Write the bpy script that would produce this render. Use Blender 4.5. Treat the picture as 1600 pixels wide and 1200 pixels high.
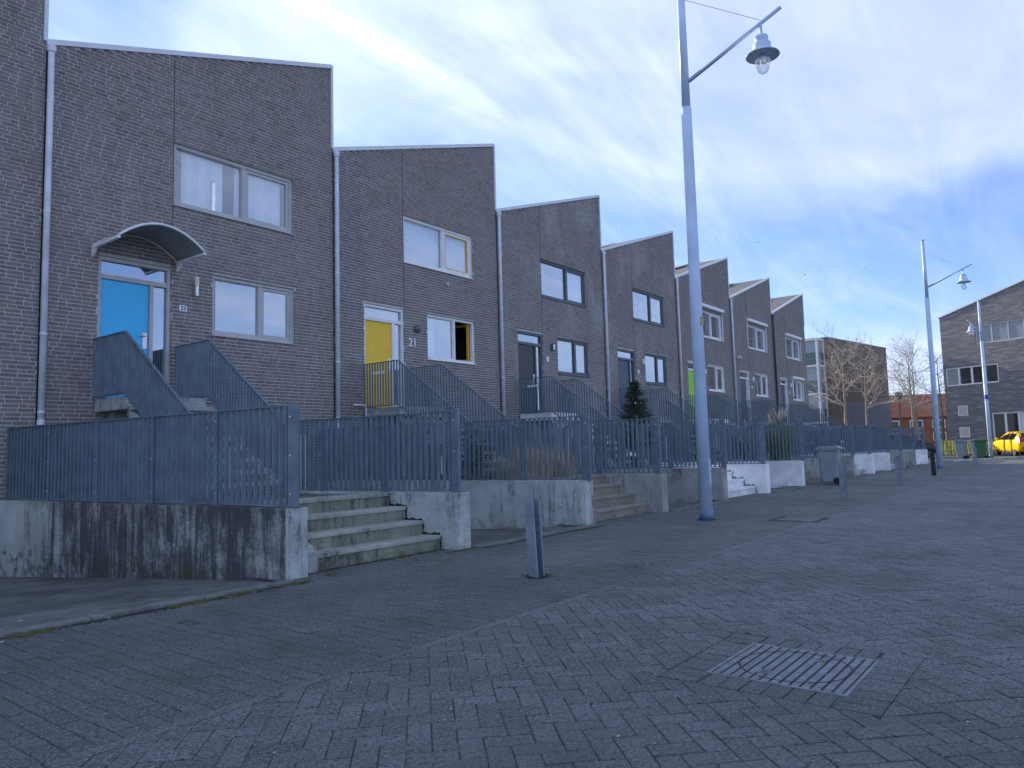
import bpy, bmesh, math, random
import numpy as np
from mathutils import Vector, Matrix
rad = math.radians
random.seed(7); rng = np.random.default_rng(7)
scene = bpy.context.scene
for o in list(bpy.data.objects): bpy.data.objects.remove(o, do_unlink=True)
COL = scene.collection

# ------------------------------------------------------------------ camera
YAW, PITCH, ROLL = rad(37.901), rad(5.062), rad(-1.5565)
CAM = Vector((-4.229, -12.088, 1.188))
fw = Vector((math.cos(PITCH)*math.cos(YAW), math.cos(PITCH)*math.sin(YAW), math.sin(PITCH)))
r0 = fw.cross(Vector((0, 0, 1))).normalized(); u0 = r0.cross(fw)
rt = r0*math.cos(ROLL) + u0*math.sin(ROLL); up = -r0*math.sin(ROLL) + u0*math.cos(ROLL)
cd = bpy.data.cameras.new('camera'); cam = bpy.data.objects.new('camera', cd); COL.objects.link(cam)
cd.sensor_width = 36.0; cd.lens = 1155/1600*36; cd.clip_start = .05; cd.clip_end = 3000
M4 = Matrix((rt, up, -fw)).transposed().to_4x4(); M4.translation = CAM; cam.matrix_world = M4
scene.camera = cam

# ------------------------------------------------------------------ world, sun, exposure
SUN_AZ, SUN_EL = rad(70), rad(17)          # azimuth counted from +X towards +Y
CN = (-0.0048, 0.6117, -0.7911); CM = (0.5956, 0.6372, 0.4891)   # plane and middle of the contrail
world = bpy.data.worlds.new('World'); scene.world = world; world.use_nodes = True
NT = world.node_tree; NT.nodes.clear()
def wn(t, **k):
    n = NT.nodes.new(t)
    for a, b in k.items(): setattr(n, a, b)
    return n
def wl(a, b): NT.links.new(a, b)
def wmath(op, a, b=None, clamp=False):
    n = wn('ShaderNodeMath', operation=op, use_clamp=clamp)
    for i, v in enumerate((a, b)):
        if v is None: continue
        if isinstance(v, (int, float)): n.inputs[i].default_value = v
        else: wl(v, n.inputs[i])
    return n.outputs[0]
sky = wn('ShaderNodeTexSky', sky_type='NISHITA', sun_disc=False)
sky.sun_elevation = SUN_EL; sky.sun_rotation = rad(90) - SUN_AZ
sky.air_density = 1.0; sky.dust_density = .12; sky.ozone_density = 3.0
tc = wn('ShaderNodeTexCoord'); sep = wn('ShaderNodeSeparateXYZ'); wl(tc.outputs['Generated'], sep.inputs[0])
zz = wmath('ADD', wmath('MAXIMUM', sep.outputs['Z'], 0.0), .24)
cx = wmath('DIVIDE', sep.outputs['X'], zz); cy = wmath('DIVIDE', sep.outputs['Y'], zz)
comb = wn('ShaderNodeCombineXYZ'); wl(cx, comb.inputs[0]); wl(cy, comb.inputs[1])
def cloud(rot, scl, nscale, detail, rough, dist, lo, hi, off=0):
    mp = wn('ShaderNodeMapping'); mp.inputs['Rotation'].default_value = (0, 0, rad(rot)); mp.inputs['Scale'].default_value = scl
    mp.inputs['Location'].default_value = (off, off*.7, 0)
    wl(comb.outputs[0], mp.inputs[0])
    no = wn('ShaderNodeTexNoise'); no.inputs['Scale'].default_value = nscale; no.inputs['Detail'].default_value = detail
    no.inputs['Roughness'].default_value = rough; no.inputs['Distortion'].default_value = dist
    wl(mp.outputs[0], no.inputs['Vector'])
    mr = wn('ShaderNodeMapRange', interpolation_type='SMOOTHSTEP'); mr.inputs[1].default_value = lo; mr.inputs[2].default_value = hi
    wl(no.outputs[0], mr.inputs[0]); return mr.outputs[0]
veil = cloud(20, (1, 1, 1), .8, 5, .55, .5, .38, .64, 3.1)
wisp = cloud(-62, (.42, 1.4, 1), 1.1, 8, .6, 1.1, .44, .66, 1.3)
fine = cloud(-55, (.55, 2.2, 1), 3.0, 8, .65, .8, .35, .75, 5.0)
dens = wmath('ADD', wmath('ADD', wmath('MULTIPLY', veil, .50), .08), wmath('MULTIPLY', wisp, .36))
dens = wmath('ADD', dens, wmath('MULTIPLY', fine, .16), clamp=True)
# old contrail: a thin straight band of cloud
def wdot(v):
    n = wn('ShaderNodeVectorMath', operation='DOT_PRODUCT'); wl(tc.outputs['Generated'], n.inputs[0]); n.inputs[1].default_value = v; return n.outputs['Value']
ct = wmath('ABSOLUTE', wmath('ADD', wdot(CN), wmath('MULTIPLY', wmath('SUBTRACT', fine, .5), .014)))
cr = wn('ShaderNodeMapRange', interpolation_type='SMOOTHSTEP'); wl(ct, cr.inputs[0]); cr.inputs[1].default_value = .020; cr.inputs[2].default_value = .0; 
cl = wn('ShaderNodeMapRange', interpolation_type='SMOOTHSTEP'); wl(wdot(CM), cl.inputs[0]); cl.inputs[1].default_value = .955; cl.inputs[2].default_value = .985
dens = wmath('ADD', dens, wmath('MULTIPLY', wmath('MULTIPLY', cr.outputs[0], cl.outputs[0]), .15), clamp=True)
# thin cloud scatters sunlight: brighter towards the sun
sd = (math.cos(SUN_EL)*math.cos(SUN_AZ), math.cos(SUN_EL)*math.sin(SUN_AZ), math.sin(SUN_EL))
dot = wn('ShaderNodeVectorMath', operation='DOT_PRODUCT'); wl(tc.outputs['Generated'], dot.inputs[0]); dot.inputs[1].default_value = sd
glow = wmath('POWER', wmath('MAXIMUM', dot.outputs['Value'], 0.0), 5.0)
glow = wmath('ADD', wmath('MULTIPLY', glow, 1.7), 3.9)
cc = wn('ShaderNodeMix', data_type='RGBA', blend_type='MULTIPLY'); cc.inputs[0].default_value = 1
cc.inputs[6].default_value = (.78, .875, 1.10, 1); wl(glow, cc.inputs[7])
skg = wn('ShaderNodeMix', data_type='RGBA', blend_type='MULTIPLY'); skg.inputs[0].default_value = 1
wl(sky.outputs[0], skg.inputs[6]); skg.inputs[7].default_value = (.47, .52, .75, 1)
mx = wn('ShaderNodeMix', data_type='RGBA'); wl(dens, mx.inputs[0]); wl(skg.outputs[2], mx.inputs[6]); wl(cc.outputs[2], mx.inputs[7])
bg = wn('ShaderNodeBackground'); bg.inputs[1].default_value = .12
wl(mx.outputs[2], bg.inputs[0]); wo = wn('ShaderNodeOutputWorld'); wl(bg.outputs[0], wo.inputs[0])

sl = bpy.data.lights.new('sun', 'SUN'); so = bpy.data.objects.new('sun', sl); COL.objects.link(so)
sl.energy = 3.2; sl.angle = rad(.53); sl.color = (1, .86, .66)
so.rotation_euler = Vector(sd).to_track_quat('Z', 'Y').to_euler()
vs = scene.view_settings; vs.view_transform = 'Standard'; vs.look = 'None'; vs.gamma = 1; vs.exposure = 1.36; vs.use_curve_mapping = False

# ------------------------------------------------------------------ materials
MATS = {}
class NB:
    def __init__(s, name):
        s.m = bpy.data.materials.new(name); s.m.use_nodes = True; s.t = s.m.node_tree; s.t.nodes.clear()
        s.out = s.n('ShaderNodeOutputMaterial'); s.p = s.n('ShaderNodeBsdfPrincipled'); s.l(s.p.outputs[0], s.out.inputs[0]); MATS[name] = s.m
    def n(s, t, **k):
        n = s.t.nodes.new(t)
        for a, b in k.items(): setattr(n, a, b)
        return n
    def l(s, a, b): s.t.links.new(a, b)
    def inp(s, sock, v):
        if isinstance(v, (int, float)): sock.default_value = v
        elif isinstance(v, tuple): sock.default_value = v if len(v) == 4 or sock.type == 'VECTOR' else v + (1,)
        else: s.l(v, sock)
    def math(s, op, a, b=0.0, clamp=False):
        n = s.n('ShaderNodeMath', operation=op, use_clamp=clamp); s.inp(n.inputs[0], a); s.inp(n.inputs[1], b); return n.outputs[0]
    def mix(s, f, a, b, mode='MIX'):
        n = s.n('ShaderNodeMix', data_type='RGBA', blend_type=mode); s.inp(n.inputs[0], f); s.inp(n.inputs[6], a); s.inp(n.inputs[7], b); return n.outputs[2]
    def pos(s, scale=(1, 1, 1)):
        g = s.n('ShaderNodeNewGeometry'); m = s.n('ShaderNodeMapping'); m.inputs['Scale'].default_value = scale
        s.l(g.outputs['Position'], m.inputs[0]); return m.outputs[0]
    def noise(s, scale, detail=4, rough=.55, vec=None, dist=0):
        n = s.n('ShaderNodeTexNoise'); n.inputs['Scale'].default_value = scale; n.inputs['Detail'].default_value = detail
        n.inputs['Roughness'].default_value = rough; n.inputs['Distortion'].default_value = dist
        s.l(vec if vec is not None else s.pos(), n.inputs['Vector']); return n.outputs[0]
    def ramp(s, v, lo, hi, smooth=True):
        n = s.n('ShaderNodeMapRange', interpolation_type='SMOOTHSTEP' if smooth else 'LINEAR'); s.inp(n.inputs[0], v)
        n.inputs[1].default_value = lo; n.inputs[2].default_value = hi; return n.outputs[0]
    def bump(s, h, strength=.3, dist=.01):
        n = s.n('ShaderNodeBump'); n.inputs['Strength'].default_value = strength; n.inputs['Distance'].default_value = dist
        s.l(h, n.inputs['Height']); s.l(n.outputs[0], s.p.inputs['Normal'])
    def fin(s, col=None, rough=.6, metal=0.0, spec=None):
        if col is not None: s.inp(s.p.inputs['Base Color'], col)
        s.inp(s.p.inputs['Roughness'], rough); s.inp(s.p.inputs['Metallic'], metal)
        if spec is not None: s.p.inputs['Specular IOR Level'].default_value = spec
        return s.m
def sep_xyz(b, axis):
    g = b.n('ShaderNodeNewGeometry'); q = b.n('ShaderNodeSeparateXYZ'); b.l(g.outputs['Position'], q.inputs[0]); return q.outputs[axis]
def piece_rnd(b):
    a = b.n('ShaderNodeAttribute', attribute_name='rnd'); o = b.n('ShaderNodeObjectInfo')
    return b.math('FRACT', b.math('ADD', a.outputs['Fac'], o.outputs['Random']))

def brick_mat(name, efflo=0.0):
    b = NB(name); r = piece_rnd(b)
    r2 = b.math('FRACT', b.math('MULTIPLY', r, 17.3))
    c = b.mix(r, (.150, .119, .118), (.265, .216, .208))
    c = b.mix(b.math('MULTIPLY', b.ramp(r2, .8, 1.0), .55), c, (.25, .18, .155))
    c = b.mix(b.math('MULTIPLY', b.ramp(r2, .0, .14), -.6), c, (.06, .055, .06)) if False else c
    oi = b.n('ShaderNodeObjectInfo'); c = b.mix(b.math('MULTIPLY', oi.outputs['Random'], .32), c, (.13, .108, .11))
    n1 = b.noise(9, 5, .65); c = b.mix(b.ramp(n1, .25, .75), c, b.mix(.45, c, (.34, .31, .30)))
    big = b.noise(.55, 4, .6); c = b.mix(b.math('MULTIPLY', b.ramp(big, .42, .72), .30), c, (.32, .30, .285))
    stk = b.ramp(b.noise(1, 6, .65, b.pos((3.2, 3.2, .35)), .5), .48, .70); c = b.mix(b.math('MULTIPLY', stk, .28), c, (.10, .085, .085))
    lit_ = b.ramp(b.noise(.9, 5, .65, b.pos((1, 1, .5))), .52, .74); c = b.mix(b.math('MULTIPLY', lit_, .28), c, (.36, .33, .32))
    if efflo:
        e = b.math('MULTIPLY', b.ramp(b.noise(.8, 5, .6, b.pos((1.1, 1, .55))), .48, .66), b.ramp(b.noise(14, 3, .7), .35, .62))
        c = b.mix(b.math('MULTIPLY', e, efflo), c, (.46, .45, .44))
    b.bump(b.noise(85, 4, .7), .5, .006)
    return b.fin(c, .88)
brick_mat('brick'); brick_mat('brick_efflorescence', .75)
b = NB('mortar'); b.bump(b.noise(60, 4), .4, .006); b.fin(b.mix(b.ramp(b.noise(3, 5), .3, .7), (.52, .50, .48), (.63, .61, .59)), .95)

def plain(name, col, rough=.5, metal=0.0, var=.12, nscale=6, bump=0, spec=None):
    b = NB(name)
    dark = tuple(v*(1-var) for v in col); lite = tuple(min(1, v*(1+var)) for v in col)
    c = b.mix(b.ramp(b.noise(nscale, 5, .6), .3, .7), dark, lite)
    if bump: b.bump(b.noise(nscale*8, 4, .65), bump, .005)
    r = b.math('ADD', b.math('MULTIPLY', b.noise(nscale*2.3, 4), .25), rough-.12)
    return b.fin(c, r, metal, spec)
plain('frame_white', (.86, .85, .83), .42, var=.06); plain('frame_grey', (.52, .51, .51), .42, var=.06); plain('frame_dark', (.11, .125, .15), .4, var=.1)
plain('zinc', (.74, .77, .83), .5, .15, var=.12, nscale=3); plain('pipe_dark', (.06, .065, .08), .5)
plain('trim', (.70, .72, .76), .4, .25, var=.06)
plain('roof_felt', (.15, .155, .165), .75, nscale=2, var=.2, bump=.2); plain('solar', (.012, .016, .03), .18)
plain('door_blue', (.05, .56, .95), .38, var=.04); plain('door_yellow', (.97, .62, .03), .4, var=.04); plain('door_dark', (.045, .05, .06), .4)
plain('door_slate', (.075, .11, .17), .4); plain('door_green', (.31, .78, .03), .4, var=.04); plain('door_grey', (.10, .12, .16), .4)
plain('sash_yellow', (.75, .43, .04), .45, var=.08)
plain('steel', (.135, .185, .235), .42, .1, var=.18, nscale=5); plain('bolt', (.7, .7, .7), .3, .8)
plain('curtain', (.88, .89, .9), .9, var=.05); plain('curtain_grey', (.35, .36, .38), .9, var=.08)
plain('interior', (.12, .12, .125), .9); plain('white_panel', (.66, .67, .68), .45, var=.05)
plain('lamp_glass_on', (.78, .74, .52), .35, var=.03); plain('steel_bright', (.6, .6, .6), .3, .85)
plain('canopy_sheet', (.27, .26, .25), .4, var=.1); plain('plastic_white', (.88, .88, .88), .4, var=.04); plain('black', (.012, .012, .014), .5)
plain('pole', (.54, .68, .86), .42, .0, var=.10, nscale=2); plain('pole_base', (.13, .19, .32), .5, var=.2)
plain('bin_grey', (.27, .31, .34), .5, var=.1, nscale=4); plain('bin_green', (.05, .15, .06), .5); plain('rubber', (.02, .02, .022), .8)
plain('metal_cover', (.20, .215, .24), .55, .2, var=.25, nscale=14, bump=.2); plain('cover_joint', (.03, .035, .042), .8)
plain('car_yellow', (.82, .50, .01), .22, var=.02); plain('car_dark', (.018, .026, .042), .2, .2); plain('car_van', (.028, .045, .085), .3)
plain('tail_red', (.5, .03, .02), .25); plain('car_glass', (.015, .018, .022), .06); plain('rim', (.12, .12, .125), .35, .7)
plain('bark', (.27, .235, .18), .9, nscale=9, var=.35, bump=.4); plain('twig', (.44, .40, .34), .9, nscale=5, var=.3)
plain('needle', (.03, .055, .03), .8, nscale=8, var=.4); plain('leaf', (.035, .07, .025), .65, nscale=9, var=.45)
plain('straw', (.56, .43, .29), .9, nscale=6, var=.35); plain('reed', (.16, .19, .09), .85, nscale=5, var=.35); plain('plume', (.5, .42, .33), .95, var=.15)
plain('terracotta', (.09, .08, .08), .8); plain('orange_brick', (.32, .12, .06), .85, nscale=3, var=.25); plain('roof_tile', (.33, .12, .06), .8, nscale=4, var=.3)
plain('apt_brick', (.17, .125, .095), .85, nscale=4, var=.2, bump=.2); plain('apt_lower', (.15, .155, .18), .8, nscale=2, var=.08); plain('apt_glass', (.10, .16, .16), .12)
plain('tower_glass', (.30, .36, .40), .12)
plain('bird', (.05, .05, .055), .8); plain('hedge_yellow', (.40, .40, .10), .8, nscale=3, var=.4); plain('fence_wood', (.22, .15, .09), .85, var=.25)
plain('sign_blue', (.02, .06, .5), .5); plain('litter', (.62, .6, .58), .8, var=.3); plain('leaf_dead', (.16, .10, .05), .85, var=.4)
plain('soil', (.03, .032, .03), .95, nscale=12, var=.4)
plain('sticker_yellow', (.5, .38, .16), .7, var=.3)
plain('sticker', (.75, .77, .8), .5, var=.03)

def glass(name, refl=.5, tint=(.80, .88, .95)):
    b = NB(name); b.t.nodes.remove(b.p)
    g = b.n('ShaderNodeBsdfGlossy'); g.inputs['Roughness'].default_value = .015; g.inputs['Color'].default_value = (.93, .96, 1, 1)
    t = b.n('ShaderNodeBsdfTransparent'); t.inputs['Color'].default_value = tint + (1,)
    lw = b.n('ShaderNodeLayerWeight'); lw.inputs['Blend'].default_value = .45
    f = b.math('ADD', b.math('MULTIPLY', lw.outputs['Facing'], .35), refl-.1, clamp=True)
    mxs = b.n('ShaderNodeMixShader'); b.inp(mxs.inputs[0], f); b.l(t.outputs[0], mxs.inputs[1]); b.l(g.outputs[0], mxs.inputs[2]); b.l(mxs.outputs[0], b.out.inputs[0])
glass('glass', .38); glass('glass_clear', .22, (.94, .96, .98)); glass('lamp_bowl', .22, (.93, .94, .95))

def concrete(name, base, stain=0.0, moss=.5, white=False, grain=.25):
    b = NB(name); z = sep_xyz(b, 'Z')
    c = b.mix(b.ramp(b.noise(1.7, 6, .65), .3, .7), tuple(v*.78 for v in base), tuple(min(1, v*1.15) for v in base))
    pit = b.ramp(b.noise(21, 4, .75), .63, .70); c = b.mix(b.math('MULTIPLY', pit, .7), c, (.05, .055, .045))
    if stain:
        st = b.noise(1, 8, .72, b.pos((9, 9, .8)), .8); blot = b.noise(1.3, 5, .65); spk = b.noise(26, 5, .75)
        v = b.math('ADD', b.math('ADD', b.math('MULTIPLY', st, .60), b.math('MULTIPLY', blot, .45)), b.math('MULTIPLY', spk, .25))
        if stain > .8: v = b.math('SUBTRACT', v, b.math('MULTIPLY', b.ramp(sep_xyz(b, 'Y'), -1.8, -.1), .22))   # sheltered by the house: hardly stained
        s = b.ramp(v, .80-.32*stain, 1.02-.32*stain)
        c = b.mix(b.math('MULTIPLY', s, .92), c, (.028, .032, .038))
    # moss and algae near the ground and along the top edge
    mo = b.ramp(b.noise(7, 6, .7), .42, .66)
    low = b.math('SUBTRACT', 1.0, b.ramp(z, -.05, .17)); top = b.ramp(z, .6, .69)
    hm = b.math('MULTIPLY', b.math('ADD', low, b.math('MULTIPLY', top, .6), clamp=True), mo)
    c = b.mix(b.math('MULTIPLY', hm, moss), c, (.045, .055, .018))
    b.bump(b.noise(45, 5, .7), grain, .008)
    return b.fin(c, .85)
concrete('concrete', (.50, .53, .515), .58); concrete('concrete_black', (.44, .455, .445), 1.0, .9); concrete('concrete_dark', (.40, .405, .39), .55)
concrete('concrete_brown', (.30, .28, .23), .25, .8); concrete('paint_white', (.90, .91, .91), .0, .3, grain=.12); concrete('step_grey', (.43, .44, .38), .55, .9); concrete('step_riser', (.30, .31, .24), .68, .9)
concrete('kerb', (.19, .195, .195), .4, .7)

def sett_mat(name, ca, cb, mossc):
    b = NB(name); r = piece_rnd(b)
    c = b.mix(r, ca, cb)
    sp = b.noise(105, 4, .85); md = b.noise(44, 5, .8)
    c = b.mix(b.math('MULTIPLY', b.ramp(md, .49, .58), .80), c, (.022, .025, .030))
    c = b.mix(b.math('MULTIPLY', b.ramp(b.noise(52, 5, .8), .54, .62), .75), c, (.40, .42, .44))
    c = b.mix(b.math('MULTIPLY', b.ramp(sp, .56, .64), .70), c, (.55, .56, .58))
    c = b.mix(b.math('MULTIPLY', b.math('SUBTRACT', 1.0, b.ramp(sp, .38, .46)), .8), c, (.015, .017, .02))
    pt = b.noise(5.5, 5, .65); c = b.mix(b.math('MULTIPLY', b.ramp(pt, .45, .7), .25), c, (.20, .205, .21))
    big = b.noise(.5, 6, .66); c = b.mix(b.math('MULTIPLY', b.ramp(big, .40, .68), .42), c, (.065, .072, .072)); c = b.mix(b.math('MULTIPLY', b.ramp(b.noise(.33, 6, .7, b.pos((.5, 1.6, 1))), .5, .72), .4), c, (.24, .25, .255))
    ms = b.math('MULTIPLY', b.ramp(b.noise(1.3, 6, .68), .5, .72), mossc); c = b.mix(ms, c, (.06, .07, .035))
    b.bump(b.math('ADD', sp, b.math('MULTIPLY', md, 1.2)), .9, .010)
    return b.fin(c, b.math('ADD', b.math('MULTIPLY', b.noise(2, 4), .2), .56), 0, .42)
sett_mat('sett_street', (.145, .162, .165), (.235, .25, .255), .28); sett_mat('sett_walk', (.125, .145, .14), (.165, .182, .175), .55)
b = NB('joint_sand'); ms = b.ramp(b.noise(2.2, 6, .7), .45, .68)
b.bump(b.noise(90, 4, .7), .6, .01); b.fin(b.mix(b.ramp(b.noise(5, 5, .7), .46, .6), b.mix(ms, (.04, .043, .045), (.07, .08, .04)), (.15, .155, .15)), .95)
b = NB('ground'); g1 = b.noise(.35, 6, .65); g2 = b.noise(120, 3, .7)
c = b.mix(b.ramp(g1, .3, .7), (.07, .073, .077), (.105, .108, .11)); c = b.mix(b.math('MULTIPLY', b.ramp(g2, .55, .75), .6), c, (.27, .27, .28))
b.bump(g2, .5, .006); b.fin(c, .7)
b = NB('driveway'); g1 = b.noise(1.2, 6, .68); g2 = b.noise(110, 3, .7)
c = b.mix(b.ramp(g1, .32, .68), (.07, .077, .077), (.18, .19, .18)); c = b.mix(b.math('MULTIPLY', b.ramp(b.noise(3, 6, .7), .52, .68), .6), c, (.04, .048, .02))
b.bump(g2, .6, .008); b.fin(c, .8)
b = NB('far_stone'); r = b.n('ShaderNodeTexBrick'); r.inputs['Scale'].default_value = 1; r.offset = .37
r.inputs['Brick Width'].default_value = .52; r.inputs['Row Height'].default_value = .085; r.inputs['Mortar Size'].default_value = .008; r.inputs['Bias'].default_value = -.5
tco = b.n('ShaderNodeTexCoord'); mpp = b.n('ShaderNodeMapping'); b.l(tco.outputs['Object'], mpp.inputs[0]); mpp.inputs['Rotation'].default_value = (rad(-90), 0, 0)
b.l(mpp.outputs[0], r.inputs['Vector']); r.inputs['Color1'].default_value = (.17, .165, .17, 1); r.inputs['Color2'].default_value = (.42, .40, .40, 1); r.inputs['Mortar'].default_value = (.2, .195, .195, 1)
lt = b.ramp(b.noise(1, 4, .6, b.pos((1.2, 1.2, 9))), .60, .70)
b.bump(r.outputs['Fac'], -.4, .02); b.fin(b.mix(b.math('MULTIPLY', lt, .5), r.outputs['Color'], (.62, .60, .60)), .85)

# ------------------------------------------------------------------ mesh helpers
class MB:
    def __init__(s): s.v = []; s.f = []
    def add(s, vs, fs):
        o = len(s.v); s.v += [tuple(p) for p in vs]; s.f += [tuple(i+o for i in f) for f in fs]; return s
    def box(s, x0, x1, y0, y1, z0, z1):
        return s.add([(x0, y0, z0), (x1, y0, z0), (x1, y1, z0), (x0, y1, z0), (x0, y0, z1), (x1, y0, z1), (x1, y1, z1), (x0, y1, z1)],
                     [(0, 3, 2, 1), (4, 5, 6, 7), (0, 1, 5, 4), (1, 2, 6, 5), (2, 3, 7, 6), (3, 0, 4, 7)])
    def hexa(s, bot, top):     # four bottom and four top points, same winding (ccw from above)
        return s.add(list(bot)+list(top), [(0, 3, 2, 1), (4, 5, 6, 7), (0, 1, 5, 4), (1, 2, 6, 5), (2, 3, 7, 6), (3, 0, 4, 7)])
    def prism(s, poly, a0, a1, axis='x'):   # polygon in the other two axes, extruded along axis
        n = len(poly)
        def p(q, a): return {'x': (a, q[0], q[1]), 'y': (q[0], a, q[1]), 'z': (q[0], q[1], a)}[axis]
        vs = [p(q, a0) for q in poly]+[p(q, a1) for q in poly]
        return s.add(vs, [tuple(range(n))[::-1], tuple(range(n, 2*n))]+[(i, (i+1) % n, n+(i+1) % n, n+i) for i in range(n)])
    def tube(s, pts, rs, seg=8, cap=True):
        pts = [Vector(p) for p in pts]; rs = rs if isinstance(rs, (list, tuple)) else [rs]*len(pts); o = len(s.v); prev = None
        for i, p in enumerate(pts):
            d = (pts[min(i+1, len(pts)-1)]-pts[max(i-1, 0)]).normalized()
            a = d.orthogonal().normalized() if prev is None else (prev-d*prev.dot(d)).normalized()
            prev = a; c = d.cross(a)
            for k in range(seg):
                t = 2*math.pi*k/seg; s.v.append(tuple(p+(a*math.cos(t)+c*math.sin(t))*rs[i]))
        for i in range(len(pts)-1):
            for k in range(seg): s.f.append((o+i*seg+k, o+i*seg+(k+1) % seg, o+(i+1)*seg+(k+1) % seg, o+(i+1)*seg+k))
        if cap:
            s.f.append(tuple(range(o, o+seg))[::-1]); e = o+(len(pts)-1)*seg; s.f.append(tuple(range(e, e+seg)))
        return s
    def lathe(s, prof, seg=24, c=(0, 0)):
        o = len(s.v)
        for r, z in prof:
            for k in range(seg): t = 2*math.pi*k/seg; s.v.append((c[0]+r*math.cos(t), c[1]+r*math.sin(t), z))
        for i in range(len(prof)-1):
            for k in range(seg): s.f.append((o+i*seg+k, o+i*seg+(k+1) % seg, o+(i+1)*seg+(k+1) % seg, o+(i+1)*seg+k))
        return s
    def frame(s, x0, x1, z0, z1, w, y0, y1, wb=None):   # rectangular frame in the xz plane
        wb = w if wb is None else wb
        s.box(x0, x1, y0, y1, z1-w, z1); s.box(x0, x1, y0, y1, z0, z0+wb); s.box(x0, x0+w, y0, y1, z0+wb, z1-w); return s.box(x1-w, x1, y0, y1, z0+wb, z1-w)
    def mesh(s, name, mat, smooth=False):
        me = bpy.data.meshes.new(name); me.from_pydata(s.v, [], s.f); me.update()
        if mat: me.materials.append(MATS[mat])
        if smooth: me.polygons.foreach_set('use_smooth', [True]*len(me.polygons))
        return me
    def build(s, name, mat, parent=None, smooth=False, bevel=0, **tags):
        return ob(name, s.mesh(name, mat, smooth), parent, bevel, **tags)
def ob(name, data, parent=None, bevel=0, loc=None, rot=None, **tags):
    o = bpy.data.objects.new(name, data); COL.objects.link(o)
    if parent is not None: o.parent = parent
    if loc is not None: o.location = loc
    if rot is not None: o.rotation_euler = rot
    if bevel:
        md = o.modifiers.new('bevel', 'BEVEL'); md.width = bevel; md.segments = 2; md.limit_method = 'ANGLE'
    for k, v in tags.items(): o[k] = v
    return o
def thing(name, label, category, loc=(0, 0, 0), rz=0, group=None):
    o = ob(name, None, None, 0, loc, (0, 0, rz), label=label, category=category)
    o.empty_display_size = .2
    if group: o['group'] = group
    return o
def text_mesh(txt, size, depth, mat):
    cu = bpy.data.curves.new('txt', 'FONT'); cu.body = txt; cu.size = size; cu.extrude = depth; cu.align_x = 'CENTER'; cu.align_y = 'CENTER'; cu.offset = size*.012
    t = bpy.data.objects.new('txt', cu); COL.objects.link(t); dg = bpy.context.evaluated_depsgraph_get()
    me = bpy.data.meshes.new_from_object(t.evaluated_get(dg)); bpy.data.objects.remove(t, do_unlink=True)
    me.materials.clear(); me.materials.append(MATS[mat]); return me
def np_mesh(name, V, Fc, mat, rnd=None, smooth=False):
    me = bpy.data.meshes.new(name); me.from_pydata(V.tolist() if hasattr(V, 'tolist') else V, [], Fc.tolist() if hasattr(Fc, 'tolist') else Fc); me.update()
    me.materials.append(MATS[mat])
    if rnd is not None:
        a = me.attributes.new('rnd', 'FLOAT', 'FACE'); a.data.foreach_set('value', np.asarray(rnd, dtype=np.float32))
    return me

# projection of a world point to the photograph (only to rank pieces by their size in view)
FV, RV, UV, CV = (np.array(v) for v in (fw, rt, up, CAM))
def project(P):
    d = P-CV; w = d@FV; return 800+1155*(d@RV)/w, 600-1155*(d@UV)/w, w

# ------------------------------------------------------------------ setting: ground sheets
KY = -6.0           # line of the terrace fronts and the kerb
WALK0, WALK1 = -8.72, -6.12
gm = MB()
def sheet(m, x0, x1, y0, y1, z): m.add([(x0, y0, z), (x1, y0, z), (x1, y1, z), (x0, y1, z)], [(0, 1, 2, 3)])
sheet(gm, -300, 900, -400, KY+.02, -.022); sheet(gm, 38.2, 900, KY+.02, 900, -.022); sheet(gm, -300, 38.2, 14, 900, -.022)
gm.build('ground', 'ground', kind='structure')
jm = MB(); sheet(jm, -9, 40.5, -18, WALK1, -.0055)
street = jm.build('street', 'joint_sand', kind='structure')
wm = MB(); sheet(wm, -9, 40.5, WALK0, KY+.02, -.0045)
for k in range(7): sheet(wm, k*5.4+.02, k*5.4+2.78, KY+.02, -5.3, -.0045)
walk = wm.build('pavement', 'joint_sand', kind='structure')

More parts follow.
